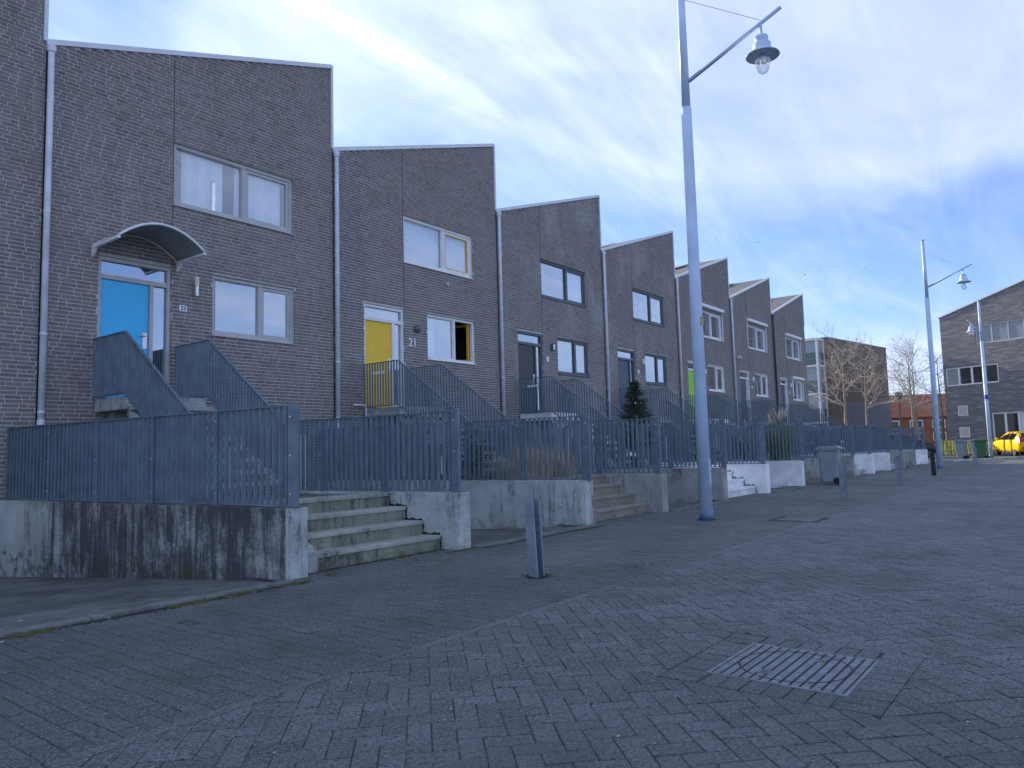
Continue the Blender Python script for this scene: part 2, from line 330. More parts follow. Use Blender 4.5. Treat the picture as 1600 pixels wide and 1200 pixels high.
def setts(cx, cy, ang, L, W, joint, jz=.0022, top=0.0):
    """numpy arrays of chamfered setts: centre, angle of long axis"""
    n = len(cx); hl, hw = (L-joint)/2, (W-joint)/2; ch = .004
    base = np.array([[-hl, -hw], [hl, -hw], [hl, hw], [-hl, hw]]); inn = np.array([[-hl+ch, -hw+ch], [hl-ch, -hw+ch], [hl-ch, hw-ch], [-hl+ch, hw-ch]])
    tmpl = np.zeros((12, 3)); tmpl[:4, :2] = base; tmpl[:4, 2] = -.03; tmpl[4:8, :2] = base; tmpl[4:8, 2] = -.003; tmpl[8:, :2] = inn
    fc = [[8, 9, 10, 11]]+[[4+i, 4+(i+1) % 4, 8+(i+1) % 4, 8+i] for i in range(4)]+[[i, (i+1) % 4, 4+(i+1) % 4, 4+i] for i in range(4)]
    return tmpl, np.array(fc)
def lay(name, parent, cx, cy, ang, L, W, joint, mat, keep):
    tmpl, fc = setts(cx, cy, ang, L, W, joint)
    n = len(cx); dz = rng.normal(0, .0012, n)+.0012*np.sin(cx*1.7+.6*cy)*np.sin(cy*1.3-.4*cx); tx = rng.normal(0, .010, n); ty = rng.normal(0, .010, n); da = rng.normal(0, .008, n)
    a = ang+da
    P = np.stack([cx, cy, np.zeros(n)], 1); px, py, w = project(P)
    score = np.where((w > .5) & (px > 0) & (px < 1600) & (py < 1200), 1/np.maximum(w, .1), 0)
    order = np.argsort(-score); own = set(order[:keep].tolist())
    me = np_mesh(name, tmpl, fc, mat)
    for i in order[:keep]:
        i = int(i); o = bpy.data.objects.new(name, me); COL.objects.link(o); o.parent = parent
        o.location = (cx[i], cy[i], dz[i]); o.rotation_euler = (tx[i], ty[i], a[i])
    rest = np.array([i for i in range(n) if i not in own])
    c, s = np.cos(a[rest]), np.sin(a[rest]); X, Y, Z = tmpl[:, 0], tmpl[:, 1], tmpl[:, 2]
    lx = X[None]*c[:, None]-Y[None]*s[:, None]+cx[rest][:, None]; ly = X[None]*s[:, None]+Y[None]*c[:, None]+cy[rest][:, None]
    lz = Z[None]+dz[rest][:, None]+X[None]*ty[rest][:, None]*-1+Y[None]*tx[rest][:, None]
    V = np.stack([lx, ly, lz], -1).reshape(-1, 3); Fc = (fc[None]+(np.arange(len(rest))*12)[:, None, None]).reshape(-1, 4)
    ob(name+'_field', np_mesh(name+'_field', V, Fc, mat, np.repeat(rng.random(len(rest)), len(fc))), parent, kind='stuff')
def lay_cut(parent, cx, cy, ang, L, W, joint, mat, planes):
    """setts crossing an edge are cut along it; planes: functions giving (nx, ny, c) keeping nx*x+ny*y <= c"""
    V, F, Rn = [], [], []
    for x, y, a in zip(cx, cy, ang):
        hl, hw = (L-joint)/2, (W-joint)/2; ca, sa = math.cos(a), math.sin(a)
        poly = [(x+u_*ca-v_*sa, y+u_*sa+v_*ca) for u_, v_ in ((-hl, -hw), (hl, -hw), (hl, hw), (-hl, hw))]
        for nx_, ny_, c_ in planes(x, y):
            out = []
            for i in range(len(poly)):
                p, q_ = poly[i], poly[(i+1) % len(poly)]; dp, dq = nx_*p[0]+ny_*p[1]-c_, nx_*q_[0]+ny_*q_[1]-c_
                if dp <= 0: out.append(p)
                if dp*dq < 0: t = dp/(dp-dq); out.append((p[0]+t*(q_[0]-p[0]), p[1]+t*(q_[1]-p[1])))
            poly = out
            if len(poly) < 3: break
        if len(poly) < 3: continue
        o = len(V); n = len(poly); z = random.gauss(-.001, .0012)
        V += [(p[0], p[1], z) for p in poly]+[(p[0], p[1], -.03) for p in poly]; fs = [tuple(range(o, o+n))]+[(o+n+i, o+n+(i+1) % n, o+(i+1) % n, o+i) for i in range(n)]
        F += fs; Rn += [random.random()]*len(fs)
    ob('cut_setts', np_mesh('cut_setts', V, F, mat, Rn), parent, kind='stuff')
def inview(X, Y, far):
    P = np.stack([X, Y, np.zeros_like(X)], -1)-CV; w = P@FV; l = P@RV
    return (w > 1.3) & (np.abs(l) < .72*w+1.6) & (w < far)
W_ = .105; L_ = .21
N = 360; A, B = np.meshgrid(np.arange(-N, N), np.arange(-N, N)); A = A.ravel(); B = B.ravel(); d4 = (A-B) % 4
ht = np.concatenate([np.stack([(A[d4 == 0]+1)*W_, (B[d4 == 0]+.5)*W_, np.zeros((d4 == 0).sum())], 1), np.stack([(A[d4 == 3]+.5)*W_, (B[d4 == 3]+1)*W_, np.full((d4 == 3).sum(), math.pi/2)], 1)])
q = math.pi/4; ox, oy = 12.0, -10.0
hx = ht[:, 0]*math.cos(q)-ht[:, 1]*math.sin(q)+ox; hy = ht[:, 0]*math.sin(q)+ht[:, 1]*math.cos(q)+oy
MH = (-.145, -10.755, .66, .66)     # manhole centre and size
EDGE = WALK0-.085; RM = .125; MS = .533
reg = inview(hx, hy, 46) & (hy > -17.5) & (hx < 40)
mdx, mdy = np.abs(hx-MH[0]), np.abs(hy-MH[1]); inside = np.maximum(mdx, mdy)
mk = reg & (hy < EDGE-RM) & (inside > MS+RM)
c1 = reg & (np.abs(hy-EDGE) <= RM)
lay_cut(street, hx[c1], hy[c1], ht[c1, 2]+q, L_, W_, .005, 'sett_street', lambda x, y: [(0, 1, EDGE)])
c2 = reg & (inside <= MS+RM) & (inside > MS-RM)
def mh_planes(x, y):
    dx, dy = x-MH[0], y-MH[1]
    if abs(dx) > abs(dy): sg = 1 if dx > 0 else -1; return [(-sg, 0, -(sg*MH[0]+MS))]
    sg = 1 if dy > 0 else -1; return [(0, -sg, -(sg*MH[1]+MS))]
lay_cut(street, hx[c2], hy[c2], ht[c2, 2]+q, L_, W_, .005, 'sett_street', mh_planes)
lay('paving_sett', street, hx[mk], hy[mk], ht[mk, 2]+q, L_, W_, .005, 'sett_street', 300)
# a soldier course of setts round the manhole
bx, by, ba = [], [], []
for i in range(10):
    t = -.4725+i*.105
    for sx, sy, an in ((t, -.43, math.pi/2), (t, .43, math.pi/2), (-.43, t, 0), (.43, t, 0)):
        if an == 0 and abs(t) > .33: continue
        bx.append(MH[0]+sx); by.append(MH[1]+sy); ba.append(an)
lay('paving_sett', street, np.array(bx), np.array(by), np.array(ba, float), .2, .105, .007, 'sett_street', 30)
ix = np.arange(-70, 480)
fx, fy, gx, gy, glo, ghi = [], [], [], [], [], []
for i in ix:
    xl = (i*.105) % 5.4; ter = .05 < xl < 2.75 and 0 < i*.105 < 37.8; ytop = -5.6 if ter else WALK1; y = WALK0-(.105 if i % 2 else 0)+.105
    while y-.105 < ytop:
        if y-.106 >= WALK0-1e-6-.001 and y+.105 <= ytop: fx.append(i*.105); fy.append(y)
        else: gx.append(i*.105); gy.append(y); ghi.append(ytop)
        y += .21
fx = np.array(fx); fy = np.array(fy); mk = inview(fx, fy, 50) & (fx < 40)
lay('paving_sett', walk, fx[mk], fy[mk], np.full(mk.sum(), math.pi/2), .21, .105, .005, 'sett_walk', 300)
gx = np.array(gx); gy = np.array(gy); mk = inview(gx, gy, 50) & (gx < 40); top_of = {(round(x, 4), round(y, 4)): h_ for x, y, h_ in zip(gx, gy, ghi)}
lay_cut(walk, gx[mk], gy[mk], np.full(mk.sum(), math.pi/2), .21, .105, .005, 'sett_walk', lambda x, y: [(0, -1, -WALK0), (0, 1, top_of[(round(x, 4), round(y, 4))])])
# flush concrete band between pavement and street, kerb along the driveways
for i in range(48):
    x = -8+i*1.0
    MB().box(x+.004, x+.996, WALK0-.08, WALK0-.003, -.05, -.0005).build('edging_block', 'sett_street', walk)
for k in range(-1, 7):
    xa, xb = (-8.0 if k < 0 else k*5.4+2.74), k*5.4+5.46; n = max(1, round((xb-xa)/.92)); w = (xb-xa)/n
    for i in range(n):
        MB().box(xa+i*w+.003, xa+(i+1)*w-.003, WALK1+.01, KY+.02, -.1, .024+random.uniform(-.004, .004)).build('kerb_stone', 'kerb', walk, bevel=.010)

# ------------------------------------------------------------------ row houses
WH = 5.4
HOUSES = [-1, 0, 1, 2, 3, 4, 5, 6]
CFG = {
 -1: dict(frame='frame_grey', door='door_grey', brick='brick', lab='dark brick row house at the left edge, cut off by the frame'),
  0: dict(frame='frame_grey', door='door_blue', brick='brick', lab='dark brick row house with bright blue front door and arched canopy'),
  1: dict(frame='frame_white', door='door_yellow', brick='brick', lab='dark brick row house with yellow front door and number 21'),
  2: dict(frame='frame_dark', door='door_dark', brick='brick_efflorescence', lab='brick row house with near-black door, right of the yellow-door house'),
  3: dict(frame='frame_dark', door='door_slate', brick='brick_efflorescence', lab='brick row house with slate blue door behind the small conifer'),
  4: dict(frame='frame_white', door='door_green', brick='brick', lab='brick row house with lime green door behind the tall lamp post'),
  5: dict(frame='frame_white', door='door_grey', brick='brick', lab='brick row house with white frames, second from the far end'),
  6: dict(frame='frame_white', door='door_grey', brick='brick', lab='last row house at far end with two roller shutter boxes')}
ZL, ZH, XH = 7.55, 9.34, 5.29
DOOR = (.80, 1.98, 2.15, 4.42); UPW = (1.99, 4.41, 5.53, 6.64); LOW = (2.72, 4.44, 3.35, 4.44); GAR = (2.62, 4.76, -.42, 1.58)
OPEN = [DOOR, UPW, LOW, GAR]
def roofz(x): return ZL+(ZH-ZL)*max(0, min(1, x/XH))
ZB = -.45
def make_wall(h, x0w, x1w, brickmat, own):
    m = MB(); xs = sorted({x0w, x1w}|{v for o in OPEN for v in o[:2]})
    for a, c in zip(xs[:-1], xs[1:]):
        mid = (a+c)/2; cuts = sorted((o[2], o[3]) for o in OPEN if o[0] < mid < o[1]); z = ZB
        for lo, hi in cuts+[(None, None)]:
            if lo is None:
                m.hexa([(a, .006, z), (c, .006, z), (c, .30, z), (a, .30, z)], [(a, .006, roofz(a)), (c, .006, roofz(c)), (c, .30, roofz(c)), (a, .30, roofz(a))])
            else:
                if lo > z: m.box(a, c, .006, .30, z, lo)
                z = hi
    wall = m.build('wall', 'mortar', h)
    ch = .0622; bl, jt, bh = .203, .014, .0475
    V, F, R, cand = [], [], [], []
    z = ZB+.005; row = 0
    while z+bh < ZH-.02:
        x = x0w-random.uniform(0, .2); row += 1
        while x < x1w:
            ln = bl if random.random() < .80 else .098
            a, c = x, x+ln; x = c+jt
            a = max(a, x0w); c = min(c, x1w)
            if z+bh > ZL-.01:                       # clip under the slope
                xm = (z+bh+.012-ZL)/(ZH-ZL)*XH; a = max(a, xm)
            seg = [(a, c)]
            for o in OPEN:
                if z+bh > o[2]+.004 and z < o[3]-.004:
                    ns = []
                    for s0, s1 in seg:
                        if s1 <= o[0] or s0 >= o[1]: ns.append((s0, s1)); continue
                        if s0 < o[0]: ns.append((s0, o[0]))
                        if s1 > o[1]: ns.append((o[1], s1))
                    seg = ns
            for s0, s1 in seg:
                if s1-s0 < .025: continue
                jl = 1.985 if False else None
                y = random.uniform(-.0018, .0018)
                cand.append((s0, s1, z, y))
        z += ch
    cand = np.array(cand)
    if own:
        P = np.stack([(cand[:, 0]+cand[:, 1])/2+h.location.x, np.zeros(len(cand)), cand[:, 2]], 1); px, py, w = project(P)
        full = np.abs(cand[:, 1]-cand[:, 0]-bl) < 1e-6
        sc = np.where((px > 4) & (px < 1596) & (py > 4) & (py < 640) & full & (w > 0), 1/np.maximum(w, .1), 0); order = np.argsort(-sc)[:own]
        t = MB().box(-bl/2, bl/2, 0, .022, 0, bh).mesh('brick', brickmat)
        for i in order:
            s0, s1, zz_, y = cand[int(i)]; o = bpy.data.objects.new('brick', t); COL.objects.link(o); o.parent = wall; o.location = ((s0+s1)/2, y, zz_)
        cand = np.delete(cand, order, 0)
    n = len(cand); x0, x1, z0, y = cand.T
    V = np.stack([np.stack([x0, y, z0], 1), np.stack([x1, y, z0], 1), np.stack([x1, y, z0+bh], 1), np.stack([x0, y, z0+bh], 1),
                  np.stack([x0, y+.02, z0], 1), np.stack([x1, y+.02, z0], 1), np.stack([x1, y+.02, z0+bh], 1), np.stack([x0, y+.02, z0+bh], 1)], 1).reshape(-1, 3)
    fc = np.array([[0, 1, 2, 3], [0, 4, 5, 1], [1, 5, 6, 2], [2, 6, 7, 3], [3, 7, 4, 0]])
    F = (fc[None]+(np.arange(n)*8)[:, None, None]).reshape(-1, 4)
    ob('brickwork', np_mesh('brickwork', V, F, brickmat, np.repeat(rng.random(n), 5)), wall, kind='stuff')
    return wall

def folded(x0, x1, z0, z1, y, amp=.035, waves=9, seed=0):
    r = random.Random(seed); n = waves*8; vs = []; fs = []; ph = r.uniform(0, 6)
    for i in range(n+1):
        t = i/n; x = x0+(x1-x0)*t; dy = amp*math.sin(ph+t*waves*6.283)+amp*.4*math.sin(ph*2+t*waves*2.7*3.1)
        for kz, zz in ((.75, z1), (1.15, z0)): vs.append((x, y+dy*kz, zz))
    for i in range(n): fs.append((2*i, 2*i+1, 2*i+3, 2*i+2))
    return MB().add(vs, fs)

def window(h, rect, split, fmat, sashmat=None, open_sash=False, box=None, gl='glass'):
    x0, x1, z0, z1 = rect; g = .004; x0 += g; x1 -= g; z0 += g; z1 -= g
    m = MB().frame(x0, x1, z0, z1, .062, .05, .13, .062); xm = x0+(x1-x0)*split
    m.box(xm-.035, xm+.035, .052, .128, z0+.062, z1-.062)
    w = m.build('window', fmat, h, bevel=.004)
    MB().box(x0+.062, xm-.035, .098, .106, z0+.062, z1-.062).build('pane', gl, w)
    MB().frame(x0+.062, xm-.035, z0+.062, z1-.062, .016, .078, .097, .03).build('glazing_bead', fmat, w)
    sx0, sx1 = xm+.037, x1-.064
    if open_sash:
        e = MB().frame(0, sx1-sx0, z0+.066, z1-.066, .055, 0, .06).build('sash', sashmat or fmat, w, bevel=.004)
        e.location = (sx1-.02, .13, 0); e.rotation_euler = (0, 0, rad(180-78))
        pm = MB().box(.055, sx1-sx0-.055, .025, .033, z0+.12, z1-.12).build('pane', 'glass', w)
        pm.location = e.location; pm.rotation_euler = e.rotation_euler
    else:
        MB().frame(sx0, sx1, z0+.066, z1-.066, .055, .068, .122).build('sash', fmat, w, bevel=.004)
        if sashmat: MB().frame(sx0+.055, sx1-.055, z0+.121, z1-.121, .022, .074, .112).build('sash_bead', sashmat, w)
        MB().box(sx0+.055, sx1-.055, .094, .102, z0+.121, z1-.121).build('pane', gl, w)
    MB().hexa([(x0-.01, -.025, z0-.022), (x1+.01, -.025, z0-.022), (x1+.01, .05, z0-.002), (x0-.01, .05, z0-.002)],
              [(x0-.01, -.025, z0-.006), (x1+.01, -.025, z0-.006), (x1+.01, .05, z0+.014), (x0-.01, .05, z0+.014)]).build('sill', fmat, w)
    if box:
        bz = rect[3]+box; m = MB().prism([(-.13, bz+.02), (-.10, bz), (0, bz), (0, bz+.15), (-.10, bz+.15), (-.13, bz+.11)], rect[0]-.06, rect[1]+.06, 'x')
        m.build('shutter_box', 'plastic_white', w, bevel=.01)
        for xx in (rect[0]-.035, rect[1]+.005): MB().box(xx, xx+.03, -.04, -.004, rect[2], bz).build('guide_rail', 'plastic_white', w)
    # dark room behind
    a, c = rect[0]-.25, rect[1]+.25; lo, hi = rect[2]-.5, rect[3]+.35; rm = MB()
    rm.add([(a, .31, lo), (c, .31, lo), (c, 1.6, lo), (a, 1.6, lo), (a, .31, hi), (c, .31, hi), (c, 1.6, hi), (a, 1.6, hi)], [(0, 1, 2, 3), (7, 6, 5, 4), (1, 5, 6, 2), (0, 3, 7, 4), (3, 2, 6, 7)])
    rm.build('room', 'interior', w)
    return w, xm

HNAME = {-1: 'leftmost house', 0: 'blue-door house', 1: 'yellow-door house', 2: 'near-black-door house', 3: 'slate-blue-door house', 4: 'lime-green-door house', 5: 'second house from the far end', 6: 'last house of the row'}
for k in HOUSES:
    c = CFG[k]; h = thing('row_house', c['lab'], 'house', (k*WH, 0, 0), 0, 'row houses with saw-tooth roofs'); fm = c['frame']
    make_wall(h, .006, WH-.006, c['brick'], 300 if k in (-1, 0) else (220 if k == 1 else 0))
    # body behind the facade, roof, trims
    D = 9.0
    MB().hexa([(.01, .302, ZB), (.25, .302, ZB), (.25, D, ZB), (.01, D, ZB)], [(.01, .302, roofz(0)), (.25, .302, roofz(.25)), (.25, D, roofz(.25)), (.01, D, roofz(0))]).build('party_wall', 'mortar', h)
    MB().hexa([(WH-.25, .302, ZB), (WH-.01, .302, ZB), (WH-.01, D, ZB), (WH-.25, D, ZB)], [(WH-.25, .302, roofz(WH-.25)-.02), (WH-.01, .302, ZH-.02), (WH-.01, D, ZH-.02), (WH-.25, D, roofz(WH-.25)-.02)]).build('party_wall', 'mortar', h)
    MB().box(.25, WH-.25, D-.25, D-.01, ZB, ZL-.05).build('rear_wall', 'mortar', h)
    rf = MB().hexa([(.0, .02, ZL-.10), (XH, .02, ZH-.10), (XH, D, ZH-.10), (.0, D, ZL-.10)], [(.0, .02, ZL+.012), (XH, .02, ZH+.012), (XH, D, ZH+.012), (.0, D, ZL+.012)]).build('roof', 'roof_felt', h)
    sl_ = (ZH-ZL)/XH
    if k >= 2:
        for i in range(4):
            xx = .5+i*1.12
            for yy in (1.6, 3.4, 5.2):
                if (k+i+int(yy)) % 7 == 0: continue
                MB().hexa([(xx, yy, ZL+sl_*xx+.05), (xx+1.02, yy, ZL+sl_*(xx+1.02)+.05), (xx+1.02, yy+1.66, ZL+sl_*(xx+1.02)+.05), (xx, yy+1.66, ZL+sl_*xx+.05)],
                          [(xx, yy, ZL+sl_*xx+.085), (xx+1.02, yy, ZL+sl_*(xx+1.02)+.085), (xx+1.02, yy+1.66, ZL+sl_*(xx+1.02)+.085), (xx, yy+1.66, ZL+sl_*xx+.085)]).build('solar_panel', 'solar' if i % 2 else 'trim', rf)
    MB().hexa([(-.02, -.035, ZL-.03), (XH+.06, -.035, ZH-.03), (XH+.06, .06, ZH-.03), (-.02, .06, ZL-.03)], [(-.02, -.035, ZL+.055), (XH+.06, -.035, ZH+.055), (XH+.06, .06, ZH+.055), (-.02, .06, ZL+.055)]).build('roof_edge_trim', 'trim', h)
    MB().box(XH+.045, XH+.10, -.033, .062, ZL+.02, ZH+.04).build('corner_trim', 'trim', h)
    MB().box(-.08, .62, -.05, -.036, ZL-.05, ZL+.06).build('gutter_end', 'trim', h) if False else None
    # expansion joints in the brickwork
    MB().box(1.981, 1.988, -.003, .012, 4.44, 8.1).build('expansion_joint', 'soil', h)
    MB().box(-.016, .004, -.0045, .012, ZB, ZL-.06).build('expansion_joint', 'black', h)
    # downpipe
    pm = 'pipe_dark' if k == 6 else 'zinc'; px = .03
    dp = MB().tube([(px, -.075, .35), (px, -.075, ZL-.12), (px, -.055, ZL-.03)], .045, 12).build('downpipe', pm, h, smooth=True)
    for zc in (1.9, 3.05, 4.9, 6.6):
        MB().tube([(px, -.075, zc), (px, -.075, zc+.028)], .052, 12).build('pipe_clamp', pm, dp); MB().box(px-.012, px+.012, -.04, .004, zc, zc+.025).build('clamp_bracket', 'steel_bright', dp)
    MB().tube([(px, -.075, 1.72), (px, -.075, 1.80)], .053, 12).build('pipe_sleeve', pm, dp)
    MB().tube([(px, -.075, ZL-.15), (px, -.075, ZL-.05)], .062, 12).build('rainwater_outlet', pm, dp)
    # windows
    sashm = 'sash_yellow' if k == 1 else None
    uw, um = window(h, UPW, .565, fm, sashm, box=({4: .10, 5: .12, 6: .01}.get(k)), gl='glass_clear' if k in (0, 1) else 'glass')
    lw_, lm = window(h, LOW, .575, fm, sashm, open_sash=(k == 1), box=({6: .01}.get(k)))
    # door
    x0, x1, z0, z1 = DOOR; x0 += .004; x1 -= .004; z1 -= .004
    xs = x0+.86; zt = 4.10
    m = MB().box(x0, x1, .03, .13, z1-.06, z1).box(x0, x0+.055, .03, .13, z0, z1-.06).box(x1-.055, x1, .03, .13, z0, z1-.06)
    m.box(x0+.055, x1-.055, .032, .128, zt-.035, zt+.035).box(xs-.03, xs+.03, .032, .128, z0, zt-.035).box(xs+.03, x1-.055, .032, .128, z0, z0+.12)
    dr = m.build('door', fm, h, bevel=.004)
    MB().box(x0+.059, xs-.034, .07, .115, z0+.02, zt-.039).build('leaf', c['door'], dr, bevel=.003)
    MB().box(x0+.055, x1-.055, .085, .093, zt+.035, z1-.06).build('pane', 'glass', dr); MB().box(xs+.03, x1-.055, .085, .093, z0+.12, zt-.035).build('pane', 'glass', dr)
    MB().box(x0+.056, x1-.056, .06, .084, zt+.036, zt+.055).build('glazing_bead', 'frame_white' if fm != 'frame_dark' else 'frame_grey', dr)
    MB().box(xs-.13, xs-.06, .056, .07, 3.0, 3.26).tube([(xs-.09, .06, 3.21), (xs-.09, .02, 3.21), (xs-.20, .02, 3.21)], .011, 8).build('handle', 'steel_bright', dr)
    MB().box(x0-.02, x1+.02, -.02, .13, z0-.05, z0).build('threshold', 'concrete', dr)
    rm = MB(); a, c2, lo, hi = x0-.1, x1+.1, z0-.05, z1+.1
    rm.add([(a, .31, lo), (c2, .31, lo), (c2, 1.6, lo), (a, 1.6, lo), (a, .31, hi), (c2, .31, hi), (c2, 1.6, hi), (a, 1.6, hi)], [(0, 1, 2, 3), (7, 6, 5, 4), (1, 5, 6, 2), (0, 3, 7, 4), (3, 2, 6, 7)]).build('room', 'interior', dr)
    # basement garage door with vertical grooves
    gd = MB().frame(GAR[0]+.004, GAR[1]-.004, GAR[2], GAR[3]-.004, .06, .05, .12).build('garage_door', 'white_panel', h)
    nb = 13; wdt = (GAR[1]-GAR[0]-.13)/nb
    for i in range(nb):
        xa = GAR[0]+.065+i*wdt; MB().box(xa+.004, xa+wdt-.004, .07, .10, GAR[2]+.06, GAR[3]-.066).build('board', 'white_panel', gd)
    MB().box(GAR[0]+.06, GAR[1]-.06, .101, .11, GAR[2]+.06, GAR[3]-.066).build('backing', 'interior', gd)
    # wall lamp and house number
    if k == 0:
        la = MB().box(2.33, 2.43, -.03, -.002, 4.04, 4.14).tube([(2.38, -.03, 4.09), (2.38, -.08, 4.09)], .018, 8).tube([(2.38, -.09, 3.98), (2.38, -.09, 4.14)], .036, 14).build('wall_lamp', 'steel_bright', h)
        MB().tube([(2.38, -.09, 4.142), (2.38, -.09, 4.31)], .036, 14).build('lamp_glass', 'lamp_glass_on', la, smooth=False)
        pl = MB().box(2.11, 2.25, -.016, -.004, 3.69, 3.80).build('number_plate', 'plastic_white', h, bevel=.004)
        ob('house_number', text_mesh('23', .10, .001, 'black'), pl, loc=(2.18, -.0185, 3.745), rot=(rad(90), 0, 0), label='black number 23 on a white plate')
    elif k == 1:
        MB().lathe([(0, 0), (.075, 0), (.08, .03), (.07, .06), (.03, .075), (0, .076)], 18).build('wall_lamp', 'black', h, loc=(2.40, -.003, 4.0), rot=(rad(90), 0, 0)) if False else None
        lo_ = ob('wall_lamp', MB().lathe([(.001, 0), (.085, 0), (.09, .03), (.08, .06), (.03, .085), (.001, .086)], 18).mesh('wall_lamp', 'frame_dark', True), h, loc=(2.36, -.003, 4.02), rot=(rad(90), 0, 0))
        ob('house_number', text_mesh('21', .27, .006, 'plastic_white'), h, loc=(2.225, -.012, 3.68), rot=(rad(90), 0, 0), label='white number 21 fixed on the bricks')
        MB().tube([(.42, -.09, 2.2), (.73, -.09, 2.2), (.75, -.09, 2.17), (.75, -.09, 1.0)], .022, 10).build('vent_pipe', 'zinc', h, True)
        MB().tube([(3.38, -.03, 5.28), (3.38, -.06, 5.22), (3.44, -.06, 5.22), (3.44, -.03, 5.28)], .012, 6).build('wall_hook', 'plastic_white', h)
    elif k >= 2:
        lx = {2: 2.40, 3: 2.52, 4: 2.3, 5: 2.3, 6: 2.3}[k]
        la = MB().box(lx-.05, lx+.05, -.09, -.003, 4.0, 4.20).build('wall_lamp', 'frame_dark' if k < 3 else 'plastic_white', h, bevel=.008)
        MB().box(lx-.04, lx+.04, -.098, -.091, 4.02, 4.17).build('lamp_glass', 'plastic_white', la)
        MB().box(2.12, 2.24, -.016, -.004, 3.66, 3.80).build('number_plate', 'plastic_white', h, bevel=.004)
    if k == 5: MB().tube([(.55, -.02, 4.95), (.55, -.14, 5.0), (.62, -.2, 4.9)], [.05, .05, .035], 8).build('camera_fitting', 'plastic_white', h)
    # arched canopy over the blue door
    if k == 0:
        ca = MB(); n = 20; xa, xb, yb, yf, zc, rise = .70, 2.06, -.03, -.90, 4.53, .30
        vs = []; fs = []
        for i in range(n+1):
            t = i/n; x = xa+(xb-xa)*t; z = zc+rise*(1-(2*t-1)**2)
            vs += [(x, yb, z), (x, yf, z), (x, yb, z+.012), (x, yf, z+.012)]
        for i in range(n):
            o = 4*i; fs += [(o, o+4, o+5, o+1), (o+2, o+3, o+7, o+6), (o+1, o+5, o+7, o+3), (o, o+2, o+6, o+4)]
        can = ca.add(vs, fs).build('canopy', 'canopy_sheet', h)
        arc = [(xa+(xb-xa)*i/n, zc+rise*(1-(2*i/n-1)**2)) for i in range(n+1)]
        MB().tube([(x, yf-.012, z+.004) for x, z in arc], .020, 8).build('front_rim', 'plastic_white', can, smooth=True)
        MB().tube([(x, yb+.012, z+.004) for x, z in arc], .016, 8).build('wall_rim', 'plastic_white', can, smooth=True)
        for x in (xa, xb):
            MB().box(x-.025, x+.025, yf-.02, yb, zc-.045, zc-.001).build('side_rail', 'plastic_white', can, bevel=.01)
            MB().prism([(-.03, zc-.17), (-.08, zc-.13), (-.16, zc-.046), (-.03, zc-.046)], x-.02, x+.02, 'x').build('bracket', 'plastic_white', can)
    # curtains (they hang inside: things of their own)
    def curtain(x0, x1, rect, lab, mat='curtain', waves=7, y=.17):
        o = folded(x0, x1, rect[2]-.1, rect[3]+.05, y, .028, waves, k*7+int(x0*10)).build('curtain', mat, None, True, label=lab, category='curtain', group='curtains behind upper windows'); o.location = (k*WH, 0, 0)
    if k == 0:
        curtain(2.2, 2.98, UPW, 'white folded curtain mid left pane, upper window above blue door', waves=9); curtain(3.24, 3.36, UPW, 'narrow white curtain edge beside the mullion, above the blue-door house lamp', waves=2); curtain(3.52, 4.22, UPW, 'white folded curtain in right pane of upper window, blue-door house', waves=7)
    if k == 1:
        curtain(2.07, 3.30, UPW, 'white net curtain, left pane of upper window, yellow-door house', waves=9); curtain(3.44, 4.34, UPW, 'white net curtain behind yellow sash, upper window, yellow-door house', waves=7)
        curtain(2.8, 3.12, LOW, 'cream curtain at left side of lower window, yellow-door house', waves=3)
    if k == 2: curtain(3.5, 4.3, UPW, 'pale curtain behind right pane, upper window, near-black-door house', waves=6)
    if k == 4: curtain(3.1, 3.6, UPW, 'pale curtain behind upper window mullion of lime-green-door house', waves=4)
    if k == 5: curtain(3.1, 3.6, UPW, 'pale curtain behind upper window of second house from far end', waves=4)

